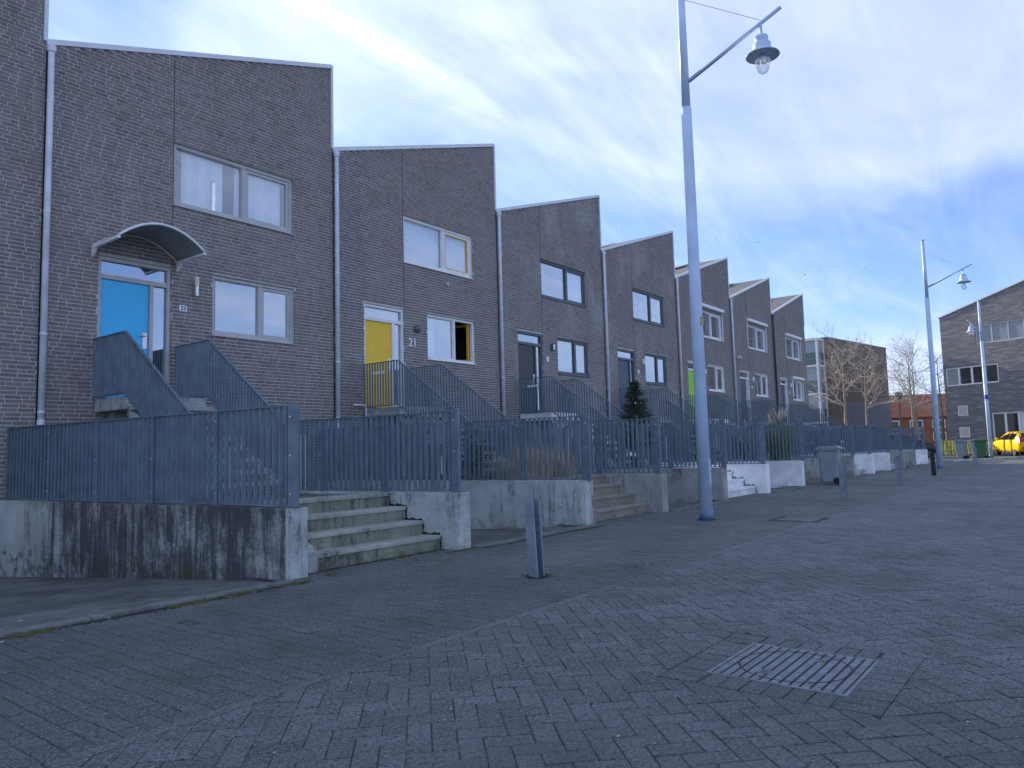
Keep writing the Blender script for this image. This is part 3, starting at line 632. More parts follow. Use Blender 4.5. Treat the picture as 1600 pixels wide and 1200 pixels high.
# end gable wall of the row is the party wall of the last house; brick cladding there
# ------------------------------------------------------------------ entrance stairs with balustrades
ZT = .68; ZD = 2.13
SY0, SY1 = -1.06, -3.10
def rail_bar(m, p, q, w=.045, hgt=.012):
    p, q = Vector(p), Vector(q); d = (q-p).normalized(); s = Vector((1, 0, 0))*(w/2); n = d.cross(Vector((1, 0, 0))).normalized(); n = n if n.z > 0 else -n
    bt = [p-s, p+s, q+s, q-s]; m.hexa(bt, [v+n*hgt for v in bt])
for k in range(0, 7):
    mat = 'paint_white' if k in (1, 2) else 'concrete'
    if k == 2: mat = 'paint_white'
    mat = {0: 'concrete', 1: 'concrete', 2: 'paint_white', 3: 'concrete', 4: 'paint_white', 5: 'concrete', 6: 'paint_white'}[k]
    st = thing('entrance_stair', f'concrete stair with dark steel balustrades up to the {HNAME[k]}', 'stair', (k*WH, 0, 0), 0, 'entrance stairs of the row houses')
    MB().box(.78, 2.02, SY0, -.022, ZD-.20, ZD-.004).build('landing', mat, st, bevel=.008)
    nr = 9; rh = (ZD-ZT)/nr; run = (SY0-SY1)/(nr-1)
    for i in range(nr-1):
        z = ZD-(i+1)*rh; y = SY0-i*run
        MB().box(.80, 2.0, y-run-.02, y-.001, z-.06, z).build('step', mat, st, bevel=.006)
    for x0, x1 in ((.78, .90), (1.90, 2.02)):
        MB().prism([(SY0+.01, ZD-.30), (SY0+.01, ZD-.205), (SY0-.03, ZD-.205), (SY1-.05, ZT+.10), (SY1-.05, ZT-.01), (SY1+.22, ZT-.01)], x0+.03, x1-.03, 'x').build('stringer', mat, st)
    MB().box(.95, 1.85, -.30, -.05, ZT, ZD-.201).build('support_pier', 'concrete_dark', st)
    joined = k >= 4
    for x in (.75, 2.05):
        m = MB(); pts = [(x, -.03, 3.06), (x, SY0-.02, 3.06), (x, SY1-.10, 3.06-(SY0-SY1+.08)*.705)]
        rail_bar(m, pts[1], pts[0]); rail_bar(m, pts[2], pts[1])
        zoff = -.90
        rail_bar(m, Vector(pts[1])+Vector((0, 0, zoff)), Vector(pts[0])+Vector((0, 0, zoff)), .03); rail_bar(m, Vector(pts[2])+Vector((0, 0, zoff+.07)), Vector(pts[1])+Vector((0, 0, zoff)), .03)
        bal = m.build('balustrade', 'steel', st)
        ymin = SY1-.08; n = int((-.06-ymin)/.082); pk = MB(); allp = MB()
        me = MB().box(-.014, .014, -.012, .012, 0, .915).mesh('picket', 'steel')
        for i in range(n+1):
            y = -.06-i*.082
            zt = 3.055 if y > SY0-.02 else 3.055-(SY0-.02-y)*.705
            if joined: allp.box(x-.018, x+.018, y-.010, y+.010, zt-.915, zt)
            else: ob('picket', me, bal, loc=(x, y, zt-.915))
        if joined: allp.build('picket_row', 'steel', bal, kind='stuff')
        MB().box(x-.02, x+.02, SY1-.13, SY1-.09, ZT, 3.06-(SY0-SY1+.09)*.705).build('end_post', 'steel', bal)
    if k in (1, 2):
        for i in range(3):
            MB().box(.715, .729, -.35-i*.13-.09, -.35-i*.13, 2.82, 2.88).build('sticker', 'sticker', st)

# ------------------------------------------------------------------ terraces, fences
SK = .1
def tx(x0, y): return x0-SK*(y+5.95)
def skew_wall(x0, x1, y0, y1, z0, z1, name, mat, par, bevel=.012):
    bt = [(tx(x0, y0), y0, z0), (tx(x1, y0), y0, z0), (tx(x1, y1), y1, z0), (tx(x0, y1), y1, z0)]
    return MB().hexa(bt, [(p[0], p[1], z1) for p in bt]).build(name, mat, par, bevel=bevel)
TM = {0: ('concrete_black', 'step_grey', 'concrete'), 1: ('concrete', 'concrete_brown', 'concrete_dark'), 2: ('concrete_dark', 'paint_white', 'paint_white'), 3: ('paint_white', 'concrete_brown', 'concrete'),
      4: ('concrete_dark', 'concrete', 'paint_white'), 5: ('paint_white', 'concrete', 'concrete_dark'), 6: ('concrete_dark', 'paint_white', 'paint_white')}
TLAB = {0: 'raised terrace with black-stained side wall and grey steps, nearest the camera', 1: 'raised terrace with clean grey wall and brownish steps, yellow-door house', 2: 'raised terrace with dark side wall and white-painted chipped steps',
        3: 'raised terrace with white side wall behind the grey wheelie bin', 4: 'raised terrace with dark grey wall before the lime-green-door house', 5: 'raised terrace with white side wall, second from far end of row', 6: 'raised terrace with white steps at far end of row'}
XL, XR = .10, 2.70
def bolt_mesh():
    return MB().tube([(0, 0, 0), (-.012, 0, 0)], .010, 8).mesh('bolt', 'bolt')
BOLT = bolt_mesh()
PICK = MB().box(-.020, .020, -.014, .014, 0, .968).mesh('picket', 'steel')
def fence(x0, k, label, y0=-5.88, y1=-.06, joined=False):
    L = y1-y0; f = thing('terrace_fence', label, 'fence', (k*WH+x0, y0, ZT+.01), math.atan(SK), 'steel fences along the terraces')
    MB().box(-.030, .030, 0, L, .985, .999).build('top_rail', 'steel', f); MB().box(-.02, .02, 0, L, .004, .016).build('bottom_rail', 'steel', f)
    nb = 5; bl = L/nb
    for i in range(nb+1):
        y = min(i*bl, L-.03)
        if i == 0:
            MB().box(-.034, .022, -.055, .05, -.005, 1.02).build('end_post', 'steel', f, bevel=.004)
        else: MB().box(-.036, .012, y-.022, y+.022, -.005, .984).build('post', 'steel', f)
        for z in (.12, .50, .88):
            if not joined: ob('bolt', BOLT, f, loc=((-.034 if i == 0 else -.036), y, z))
        MB().box(-.05, .05, y-.06, y+.06, -.009, -.004).build('base_plate', 'steel', f) if not joined else None
    n = int(L/.093); allp = MB()
    for i in range(1, n):
        y = i*L/n
        if joined: allp.box(-.020, .020, y-.012, y+.012, .017, .985)
        else: ob('picket', PICK, f, loc=(0, y, .017))
    if joined: allp.build('picket_row', 'steel', f, kind='stuff')
    return f
for k in range(0, 7):
    wl_m, st_m, wr_m = TM[k]
    t = thing('front_terrace', TLAB[k], 'terrace', (k*WH, 0, 0), 0, 'raised terraces in front of the row houses')
    skew_wall(XL, XL+.22, -5.90, -.004, -.5, ZT, 'left_wall', wl_m, t); skew_wall(XR-.24, XR, -5.99, -.004, -.5, ZT, 'right_wall', wr_m, t)
    skew_wall(XL+.222, XR-.242, -4.88, -.006, -.5, ZT-.03, 'deck', 'driveway', t, 0)
    if k in (0,): skew_wall(XL+.005, XL+.24, -5.935, -5.902, -.1, ZT-.004, 'wall_end_face', 'concrete', t, .006)
    # four steps up from the pavement
    x0, x1 = XL+.224, XR-.244; tr = .27
    for i in range(4):
        yf = -5.72+i*tr; z = .17*(i+1); 
        bt = [(tx(x0, yf), yf, z-.17-(.1 if i == 0 else 0)), (tx(x1, yf), yf, z-.17-(.1 if i == 0 else 0)), (tx(x1, yf), yf+tr+.03, z-.17-(.1 if i == 0 else 0)), (tx(x0, yf), yf+tr+.03, z-.17-(.1 if i == 0 else 0))]
        s = MB().hexa(bt, [(p[0], p[1], z-.046) for p in bt]).build('step', 'step_riser' if k == 0 else st_m, t)
        bt = [(p[0], p[1]-(.02 if j < 2 else 0), z-.045) for j, p in enumerate(bt)]
        MB().hexa(bt, [(p[0], p[1], z-.001*0) for p in bt]).build('tread_slab', st_m, s, bevel=.008)
    xa = tx(x0, -5.72)
    MB().prism([(-5.80, -.08), (-5.80, .20), (-5.08, .67), (-4.95, .67), (-4.95, -.08)], xa+.005, xa+.26, 'x').build('stringer', 'concrete' if k == 0 else st_m, t, bevel=.012)
    if k in (0, 2):
        rr_ = random.Random(40+k)
        for i in range(4):
            yf = -5.72+i*tr; z = .17*(i+1)
            for (ya, za, ln, vert) in ((yf, z, .17, True), (yf+.02, z, tr, False)):
                nseg = 9; lo_, hi_ = [], []
                for q2 in range(nseg+1):
                    u2 = q2/nseg; wv = (.012+.05*rr_.random()) * (1.0 if k == 2 else .5)
                    if vert: lo_.append((ya+.004, za-.17+.17*u2)); hi_.append((ya-.004-wv, za-.17+.17*u2+rr_.uniform(-.01, .01)))
                    else: lo_.append((ya+ln*u2-.02, za-.004)); hi_.append((ya+ln*u2-.02+rr_.uniform(-.008, .008), za+.004+wv))
                vs_ = []; 
                for (a_, b2_), (c2_, d2_) in zip(lo_, hi_): vs_ += [(tx(XR-.24, a_)-.003, a_, b2_), (tx(XR-.24, c2_)-.003, c2_, d2_)]
                if z > .6 and vert is False: continue
                MB().add(vs_, [(2*q2, 2*q2+1, 2*q2+3, 2*q2+2) for q2 in range(nseg)]).build('bare_patch', 'concrete_dark' if k == 2 else 'soil', t)
    j = k >= 4
    fence(XL+.11, k, f'dark steel picket fence on left terrace wall, {HNAME[k]}', joined=j)
    fence(XR-.12, k, f'dark steel picket fence on right terrace wall, {HNAME[k]}', joined=j)
    # driveway sloping down to the garage, between this terrace and the next
    d = MB(); n = 12
    for i in range(n):
        ya, yb = KY+.02+i*(5.98/n), KY+.02+(i+1)*(5.98/n); za, zb = -.0-.36*((ya-KY)/6), -.0-.36*((yb-KY)/6)
        d.add([(tx(XR-.1, ya), ya, za), (tx(WH+XL+.1, ya), ya, za), (tx(WH+XL+.1, yb), yb, zb), (tx(XR-.1, yb), yb, zb)], [(0, 1, 2, 3)])
    o = d.build('driveway', 'driveway', None, kind='structure'); o.location = (k*WH, 0, 0)
d = MB(); n = 12
for i in range(n):
    ya, yb = KY+.02+i*(5.98/n), KY+.02+(i+1)*(5.98/n); za, zb = -.36*((ya-KY)/6), -.36*((yb-KY)/6)
    d.add([(-7, ya, za), (tx(XL+.1, ya), ya, za), (tx(XL+.1, yb), yb, zb), (-7, yb, zb)], [(0, 1, 2, 3)])
d.build('driveway', 'driveway', None, kind='structure')

# ------------------------------------------------------------------ street lamps
def lamp(x, y, label, H=9.1):
    t = thing('street_lamp', label, 'street lamp', (x, y, 0), 0, 'tall pale blue street lamps')
    pr = MB().tube([(0, 0, .16), (0, 0, 3.2), (0, 0, 6.75)], [.102, .094, .084], 24).build('pole', 'pole', t, True)
    MB().tube([(0, 0, 6.751), (0, 0, H)], [.072, .062], 24).build('upper_pole', 'pole', t, True)
    MB().tube([(0, 0, -.02), (0, 0, .17)], .108, 24).build('pole_foot', 'pole_base', t, True); MB().tube([(0, 0, H), (0, 0, H+.03)], .066, 20).build('pole_cap', 'pole_base', t)
    MB().box(-.03, .03, -.1, -.085, .55, .95).build('service_hatch', 'pole', t, bevel=.004)
    MB().tube([(0, -.07, 7.20), (0, -1.62, 7.86)], [.036, .030], 12).build('arm', 'pole', t, True)
    MB().tube([(0, -.06, 8.62), (0, -1.32, 7.76)], .006, 6).build('stay_cable', 'pole', t)
    MB().tube([(0, -1.30, 7.72), (0, -1.30, 7.50)], .022, 10).build('hanger', 'pole', t)
    z = 7.10
    ln = MB().lathe([(.001, z+.41), (.09, z+.41), (.10, z+.39), (.10, z+.33), (.095, z+.31), (.135, z+.28), (.14, z+.20), (.145, z+.18), (.25, z+.10), (.255, z+.085), (.24, z+.085), (.12, z+.11), (.001, z+.115)], 32, (0, -1.30)).build('lantern', 'pole', t, True)
    MB().lathe([(.115, z+.10), (.122, z+.02), (.112, z-.08), (.08, z-.16), (.035, z-.20), (.001, z-.205)], 24, (0, -1.30)).build('bowl', 'lamp_bowl', ln, True)
    MB().tube([(0, -1.30, z+.1), (0, -1.30, z-.03)], .045, 10).build('bulb', 'plastic_white', ln, True)
    return t
lamp(6.96, -7.20, 'tall pale blue street lamp in front of the lime-green-door house, nearest')
l1 = bpy.context.scene.objects['street_lamp']; MB().box(-.05, .03, -.1035, -.1015, 3.1, 3.24).build('sticker', 'sticker_yellow', l1)
lamp(29.0, -7.33, 'pale blue street lamp of middle distance, beside the black bollard')
l3 = lamp(46.5, -7.45, 'farthest street lamp, with blue band, before the stone-clad building')
MB().tube([(0, 0, 3.35), (0, 0, 3.6)], .100, 20).build('band', 'sign_blue', l3); l3.rotation_euler = (0, 0, rad(-106))

t = thing('park_lamp', 'slim dark park lamp beside the brown apartment block', 'street lamp', (57.2, -.95, 0))
MB().tube([(0, 0, 0), (0, 0, 4.0)], [.07, .05], 10).build('pole', 'frame_dark', t); MB().lathe([(.05, 4.0), (.28, 4.55), (.30, 4.6), (.001, 4.75)], 14).build('lantern', 'frame_dark', t, True)
# ------------------------------------------------------------------ bollards
def bollard(x, y, lean, label, hgt=.73, dark=False):
    t = thing('bollard', label, 'bollard', (x, y, 0), rad(-6), 'steel bollards along the pavement edge'); t.rotation_euler = (lean[0], lean[1], rad(-6))
    mt = 'bollard_black' if dark else 'galv'
    MB().box(.036, .05, -.055, .055, -.03, hgt).build('flange', mt, t); MB().box(-.05, -.036, -.055, .055, -.03, hgt).build('flange', mt, t)
    MB().box(-.0358, .0358, .03, .045, -.03, hgt-.004).build('web', mt, t)
b = NB('galv'); v = b.n('ShaderNodeTexVoronoi'); v.inputs['Scale'].default_value = 28; b.l(b.pos(), v.inputs['Vector'])
c = b.mix(b.ramp(b.noise(6, 5, .7), .3, .7), (.20, .24, .30), (.42, .46, .52)); c = b.mix(b.math('MULTIPLY', v.outputs['Distance'], .8), c, (.30, .34, .42))
c = b.mix(b.math('MULTIPLY', b.ramp(b.noise(5, 5, .7), .58, .72), .6), c, (.10, .12, .15)); b.fin(c, .5, .35)
plain('bollard_black', (.03, .032, .038), .5)
bollard(1.45, -7.90, (rad(1), rad(-4.5)), 'nearest grey steel bollard, leaning left before the concrete steps')
bollard(12.21, -7.95, (0, rad(-3)), 'grey steel bollard just right of the grey wheelie bin'); bollard(18.02, -7.92, (0, rad(-4)), 'grey steel bollard between the wheelie bin and black bollard')
bollard(22.69, -8.05, (0, rad(-2.5)), 'blackish steel bollard just left of the second street lamp', dark=True); bollard(33.5, -8.05, (0, 0), 'farthest bollard, bluish, before the green wheelie bin')

# ------------------------------------------------------------------ wheelie bins
def bin_(x, y, rz, mat, label, s=1.0):
    t = thing('wheelie_bin', label, 'bin', (x, y, 0), rz, 'wheelie bins on the pavement'); t.scale = (s, s, s)
    w, d = .24, .27
    bt = [(-w*.8, -d*.72, .05), (w*.8, -d*.72, .05), (w*.8, d*.75, .05), (-w*.8, d*.75, .05)]; tp = [(-w, -d, .95), (w, -d, .95), (w, d, .95), (-w, d, .95)]
    MB().hexa(bt, tp).build('body', mat, t, bevel=.035)
    MB().box(-w-.03, w+.03, -d-.03, d+.03, .93, .965).build('rim', mat, t, bevel=.01)
    MB().prism([(-d-.04, .967), (d+.03, .967), (d+.03, 1.0), (d-.05, 1.05), (-d+.08, 1.04), (-d-.04, .99)], -w-.035, w+.035, 'x').build('lid', mat, t, bevel=.015)
    MB().tube([(-w, d+.06, .98), (w, d+.06, .98)], .014, 8).build('handle', mat, t)
    for sx in (-1, 1): MB().tube([(sx*.20, d*.80, .10), (sx*.26, d*.80, .10)], .10, 18).build('wheel', 'rubber', t)
bin_(17.25, -6.36, rad(185), 'bin_grey', 'grey wheelie bin standing before terrace steps on the pavement'); bin_(42.6, -6.45, rad(176), 'bin_grey', 'dark grey wheelie bin left of the green one, far right')
bin_(42.4, -7.4, rad(176), 'bin_green', 'green wheelie bin at the foot of the stone-clad building'); bin_(44.4, -7.0, rad(176), 'bin_grey', 'dark wheelie bin partly hidden behind the green one')

# ------------------------------------------------------------------ manhole covers
t = thing('manhole_cover', 'large square iron manhole cover with grid relief in foreground street', 'manhole cover', (MH[0], MH[1], 0))
MB().box(-.325, .325, -.325, .325, -.05, .0005).build('plate', 'cover_joint', t)
fr = MB().add([], []); 
for a in ((-.345, .345, -.345, -.328), (-.345, .345, .328, .345), (-.345, -.328, -.3278, .3278), (.328, .345, -.3278, .3278)): MB().box(*a, -.05, .003).build('rim', 'metal_cover', t)
nx, ny = 17, 13
pad = MB().box(-.0168, .0168, -.0175, .0175, -.008, .0032).mesh('relief_pad', 'metal_cover')
for i in range(nx):
    for jx in range(ny):
        x = -.308+i*.616/(nx-1); y = -.30+jx*.60/(ny-1)
        if any(abs(x-hx_) < .03 and abs(y-hy_) < .03 for hx_, hy_ in ((-.17, .10), (.18, -.08))): continue
        ob('relief_pad', pad, t, loc=(x, y, 0))
for hx_, hy_ in ((-.17, .10), (.18, -.08)):
    MB().box(hx_-.03, hx_+.03, hy_-.03, hy_+.03, -.004, .0028).build('lifting_boss', 'metal_cover', t)
    for dx in (-.012, .012): MB().box(hx_+dx-.006, hx_+dx+.006, hy_-.02, hy_+.02, .0029, .0034).build('lifting_slot', 'black', t)
ri = MB(); n = 48
for i in range(n):
    a0, a1 = 6.2832*i/n, 6.2832*(i+1)/n
    ri.add([(.285*math.cos(a0), .285*math.sin(a0), .0042), (.275*math.cos(a0), .275*math.sin(a0), .0042), (.275*math.cos(a1), .275*math.sin(a1), .0042), (.285*math.cos(a1), .285*math.sin(a1), .0042)], [(0, 1, 2, 3)])
ri.build('relief_ring', 'cover_joint', t)
t = thing('manhole_cover', 'small flat manhole cover right of the nearest lamp post', 'manhole cover', (7.55, -8.45, 0))
MB().box(-.3, .3, -.28, .28, -.03, .006).build('plate', 'kerb', t, bevel=.004); MB().frame(-.36, .36, -.34, .34, .055, 0, 1).build('rim', 'kerb', t, loc=None) if False else MB().box(-.37, .37, -.36, -.3, -.03, .004).box(-.37, .37, .3, .36, -.03, .004).box(-.37, -.31, -.299, .299, -.03, .004).box(.31, .37, -.299, .299, -.03, .004).build('rim', 'cover_joint', t)

# ------------------------------------------------------------------ plants
def leaf_cloud(n, fn, size, seed=1):
    r = np.random.default_rng(seed); V = []; F = []
    for i in range(n):
        p = np.array(fn(r)); a = r.normal(size=3); a /= np.linalg.norm(a); b_ = np.cross(a, r.normal(size=3)); b_ /= np.linalg.norm(b_); s = size*r.uniform(.5, 1.3)
        o = len(V); V += [tuple(p-a*s), tuple(p+b_*s*.45), tuple(p+a*s), tuple(p-b_*s*.45)]; F.append((o, o+1, o+2, o+3))
    return MB().add(V, F)
def blades(n, spread, h, width, bend, seed, plume=False):
    r = random.Random(seed); m = MB()
    for i in range(n):
        a = r.uniform(0, 6.283); q = spread*math.sqrt(r.random())*.45; x, y = q*math.cos(a), q*math.sin(a)*.8; hh = h*r.uniform(.55, 1.05); bd = bend*r.uniform(.3, 1.2); a2 = a+r.uniform(-.6, .6)
        vs = []
        for j in range(5):
            t = j/4; w = width*(1-t*.9)/2; bx_ = x+math.cos(a2)*bd*t*t; by_ = y+math.sin(a2)*bd*t*t; zz = hh*(t-.12*t*t*bd/h)
            vs += [(bx_-math.sin(a2)*w, by_+math.cos(a2)*w, zz), (bx_+math.sin(a2)*w, by_-math.cos(a2)*w, zz)]
        m.add(vs, [(2*j, 2*j+1, 2*j+3, 2*j+2) for j in range(4)])
    return m
def grass(x, y, n, spread, h, mat, label, seed, bend=.25, plumes=0):
    t = thing('ornamental_grass', label, 'grass plant', (x, y, ZT-.03)); blades(n, spread, h, .010, bend, seed).build('blades', mat, t, kind='stuff')
    r = random.Random(seed)
    for i in range(plumes):
        a = r.uniform(0, 6.28); q = spread*.4*r.random(); p = Vector((q*math.cos(a), q*math.sin(a), h*r.uniform(.95, 1.12))); d = Vector((math.cos(a)*.12, math.sin(a)*.12, .28))
        MB().tube([p*.0+Vector((p.x*.5, p.y*.5, 0)), p], .004, 4).build('stem', 'reed', t)
        MB().tube([p, p+d*.4, p+d*.8, p+d*1.15], [.008, .028, .024, .004], 6).build('plume', 'plume', t, True)
grass(6.0, -4.0, 420, .75, .55, 'straw', 'leftmost tawny dried grass clump behind the yellow-door house fence', 11, .2)
grass(6.5, -4.15, 520, .8, .70, 'straw', 'tallest tawny dried grass clump behind the yellow-door house fence', 12, .25)
grass(7.02, -4.0, 520, .8, .64, 'straw', 'tawny dried grass clump just right of the tallest tawny clump', 13, .25)
grass(7.5, -4.15, 420, .7, .58, 'straw', 'rightmost tawny dried grass clump behind the same fence', 14, .25)
grass(17.15, -5.05, 700, .75, 1.1, 'reed', 'tall green grass with pale plumes behind fence, left clump', 15, .3, 5); grass(17.9, -4.85, 700, .75, 1.15, 'reed', 'tall green grass with pale plumes behind fence, right clump', 16, .3, 6)
grass(16.75, -4.3, 300, .5, .8, 'reed', 'shorter green grass clump behind the two plumed ones', 17, .25, 1)
def shrub(x, y, z, w, h, label, seed, n=900, mat='leaf'):
    t = thing('shrub', label, 'shrub', (x, y, z))
    def fn(r):
        while True:
            p = r.uniform(-1, 1, 3)
            if p@p < 1 and p@p > .15: break
        k_ = .8+.35*math.sin(p[0]*6+seed)*math.cos(p[1]*5); return (p[0]*w/2*k_, p[1]*w/2*k_, h*.5+p[2]*h*.5*k_)
    leaf_cloud(n, fn, .035, seed).build('foliage', mat, t); m = MB(); r = random.Random(seed)
    for i in range(7): m.tube([(0, 0, 0), (r.uniform(-.2, .2)*w, r.uniform(-.2, .2)*w, h*.4), (r.uniform(-.4, .4)*w, r.uniform(-.4, .4)*w, h*.85)], [.012, .008, .003], 5)
    m.build('stems', 'bark', t)
shrub(5.9, -3.3, ZT-.03, .8, 1.0, 'dark green shrub behind fence, left of the tawny grass', 3)
shrub(15.6, -3.9, ZT-.5, .8, 1.0, 'dark green shrub behind fence, left of the plumed grass', 5) if False else None
shrub(37.9, -1.4, 0, 1.6, 1.9, 'olive green shrub beyond the last terrace', 8, 1500)
# conifer on the terrace
t = thing('conifer', 'small dark green conifer with white baubles before the slate-blue door', 'conifer', (11.42, -3.6, ZT-.03))
MB().tube([(0, 0, 0), (0, 0, .28)], [.13, .16], 16).build('pot', 'terracotta', t); MB().tube([(0, 0, .2), (0, 0, 2.1)], [.03, .008], 8).build('trunk', 'bark', t)
m = MB(); r = random.Random(4); lf = MB()
for i in range(190):
    z = .40+1.66*r.random()**1.25; R = .56*max(0, 1-(z-.40)/1.72)**.8*r.uniform(.7, 1.15)+.04; a = r.uniform(0, 6.283)
    p0 = Vector((0, 0, z)); p1 = Vector((R*math.cos(a), R*math.sin(a), z+R*.30)); m.tube([p0, p1], [.006, .002], 4, False)
    for j in range(40):
        q_ = p0.lerp(p1, r.uniform(.15, 1.03)); dd = Vector((r.gauss(0, 1), r.gauss(0, 1), r.gauss(.2, 1))).normalized()*r.uniform(.05, .10); w = dd.orthogonal().normalized()*.008
        lf.add([q_-w, q_+w, q_+dd+w*.3, q_+dd-w*.3], [(0, 1, 2, 3)])
m.build('branches', 'bark', t); lf.build('needles', 'needle', t)
for i in range(3):
    z = r.uniform(1.0, 1.7); R = .36*(1-(z-.45)/1.72); a = r.uniform(3.0, 5.6); MB().lathe([(.001, -.022), (.016, -.016), (.022, 0), (.016, .016), (.001, .022)], 10).build('bauble', 'plastic_white', t, True).location = (R*math.cos(a), R*math.sin(a), z)

def tree(x, y, h, label, seed, spread=.5, trunk_h=.36, r0=.13):
    t = thing('bare_tree', label, 'tree', (x, y, 0), 0, 'bare winter trees'); r = random.Random(seed); trunk = MB(); br = MB()
    def grow(p, d, ln, rad_, lev):
        n = 5 if lev < 2 else 3; pts = [p]; rs = [rad_]; q_ = p.copy(); dd = d.copy()
        for i in range(n):
            dd = (dd+Vector((r.gauss(0, .13), r.gauss(0, .13), r.gauss(.04, .10)))).normalized(); q_ = q_+dd*(ln/n); pts.append(q_.copy()); rs.append(rad_*(1-.62*(i+1)/n))
        br.tube(pts, rs, 6 if lev < 2 else 4 if lev < 3 else 3, False)
        if lev >= 3: return
        for i in range(1, n+1):
            for s in range(2 if lev < 2 else (2 if r.random() < .5 else 1)):
                a = r.uniform(0, 6.283); o_ = dd.orthogonal().normalized(); o_.rotate(Matrix.Rotation(a, 3, dd)); nd = (dd*r.uniform(.5, .9)+o_*r.uniform(.5, .95)+Vector((0, 0, .12))).normalized()
                grow(pts[i], nd, ln*r.uniform(.48, .72), max(rs[i]*.62, .008), lev+1)
    th = h*trunk_h; pts = [Vector((0, 0, -.05))]; q_ = pts[0].copy(); rs = [r0*1.25]; N_ = 8
    for i in range(N_):
        q_ = q_+Vector((r.gauss(0, .03), r.gauss(0, .03), (h*.86)/N_)); pts.append(q_.copy()); rs.append(r0*(1-.86*(i+1)/N_))
    trunk.tube(pts, rs, 10, False); trunk.build('trunk', 'bark', t, True)
    for i in range(N_+1):
        if pts[i].z < th: continue
        for s in range(2):
            a = r.uniform(0, 6.283); f_ = 1-(pts[i].z-th)/(h-th)*.55; nd = Vector((math.cos(a), math.sin(a), r.uniform(.25, .8))).normalized(); grow(pts[i], nd, spread*h*.5*f_*r.uniform(.75, 1.2), max(rs[i]*.6, .025), 1)
    br.build('crown', 'twig', t)
tree(45.0, -.13, 7.9, 'bare tree with pale trunk left before the brown apartment block', 21, .66); tree(52.3, .3, 8.0, 'bare tree right before the brown apartment block', 22, .66)
tree(52.0, -2.6, 7.9, 'bare tree against the sky, left of the second lamp post', 23, .62, .4); tree(55.6, -2.35, 7.9, 'bare tree close behind, nearest the second lamp post', 24, .62, .4)
tree(60.0, -3.3, 8.0, 'bare tree half hidden behind the second lamp post', 25, .5)

# ------------------------------------------------------------------ far buildings
# stone-clad building at the end of the street; local x runs along its wall, -y faces the camera
az = rad(66); bx0 = Vector((58.18, -3.84, 0))
t = thing('stone_building', 'grey stone-clad building with sloping roof at the far right', 'building', bx0, math.atan2(-math.sin(az), -math.cos(az)))
# local frame: +x to the right in the picture; the wall faces local -y or +y depending on the side of the camera
lx = Vector((-math.cos(az), -math.sin(az), 0)); ly = Vector((math.sin(az), -math.cos(az), 0))
SGN = 1 if (CAM-bx0).dot(ly) > 0 else -1      # direction of the outside along local y
def S(a): return a*SGN
def fbox(m, x0, x1, y0, y1, z0, z1): ys = sorted((S(y0), S(y1))); return m.box(x0, x1, ys[0], ys[1], z0, z1)
BW = 12.0
def rz_(x): return 10.0+.262*x
WINS = [(2.48, 5.75, 7.72, 9.10), (5.95, 8.6, 7.72, 9.10), (.15, 3.85, 4.92, 6.25), (5.6, 8.0, 4.92, 6.25), (3.15, 6.6, .05, 2.83)]
xs = sorted({0, BW}|{v for o in WINS for v in o[:2]}); m = MB()
for a, c_ in zip(xs[:-1], xs[1:]):
    mid = (a+c_)/2; z = -.1
    for lo, hi in sorted((o[2], o[3]) for o in WINS if o[0] < mid < o[1])+[(None, None)]:
        if lo is None:
            y0, y1 = sorted((S(0), S(-.3))); m.hexa([(a, y0, z), (c_, y0, z), (c_, y1, z), (a, y1, z)], [(a, y0, rz_(a)), (c_, y0, rz_(c_)), (c_, y1, rz_(c_)), (a, y1, rz_(a))])
        else: fbox(m, a, c_, 0, -.3, z, lo); z = hi
m.build('wall', 'far_stone', t)
y0, y1 = sorted((S(-.301), S(-9))); MB().hexa([(0, y0, -.1), (.3, y0, -.1), (.3, y1, -.1), (0, y1, -.1)], [(0, y0, 10), (.3, y0, 10.08), (.3, y1, 10.08), (0, y1, 10)]).build('side_wall', 'far_stone', t)
y0, y1 = sorted((S(.06), S(-9))); rf = MB().hexa([(-.08, y0, 10.0), (BW, y0, rz_(BW)), (BW, y1, rz_(BW)), (-.08, y1, 10.0)], [(-.08, y0, 10.1), (BW, y0, rz_(BW)+.1), (BW, y1, rz_(BW)+.1), (-.08, y1, 10.1)]).build('roof', 'trim', t)
for wi, (a, c_, z0, z1) in enumerate(WINS):
    yy = sorted((S(-.06), S(-.16))); w = MB().frame(a+.005, c_-.005, z0, z1-.005, .09, yy[0], yy[1]).build('window', 'frame_white' if wi != 0 else 'frame_grey', t)
    n = {0: 3, 1: 2, 2: 4, 3: 2, 4: 4}[wi]
    for i in range(1, n):
        x = a+(c_-a)*i/n; yq = sorted((S(-.065), S(-.155))); MB().box(x-.05, x+.05, yq[0], yq[1], z0+.09, z1-.095).build('mullion', 'frame_white' if wi != 0 else 'frame_grey', w)
    for i in range(n):
        xa, xb = a+(c_-a)*i/n+.1, a+(c_-a)*(i+1)/n-.1; yq = sorted((S(-.10), S(-.115))); blind = (wi == 0 or (wi == 2 and i == 0) or (wi == 4 and i >= 2))
        MB().box(xa, xb, yq[0], yq[1], z0+.1, z1-.1).build('pane', 'white_panel' if (wi == 4 and i >= 2) else ('bin_grey' if blind else 'car_glass'), w)
for (a, c_, z0, z1) in ((.88, 1.58, 2.73, 3.45), (.87, 1.6, 1.18, 1.9)):
    yq = sorted((S(.004), S(.035))); p_ = MB().box(a, c_, yq[0], yq[1], z0, z1).build('vent_panel', 'frame_grey', t); yq = sorted((S(.03), S(.05))); MB().frame(a, c_, z0, z1, .05, yq[0]+.006, yq[1]+.006).build('vent_frame', 'frame_white', p_)

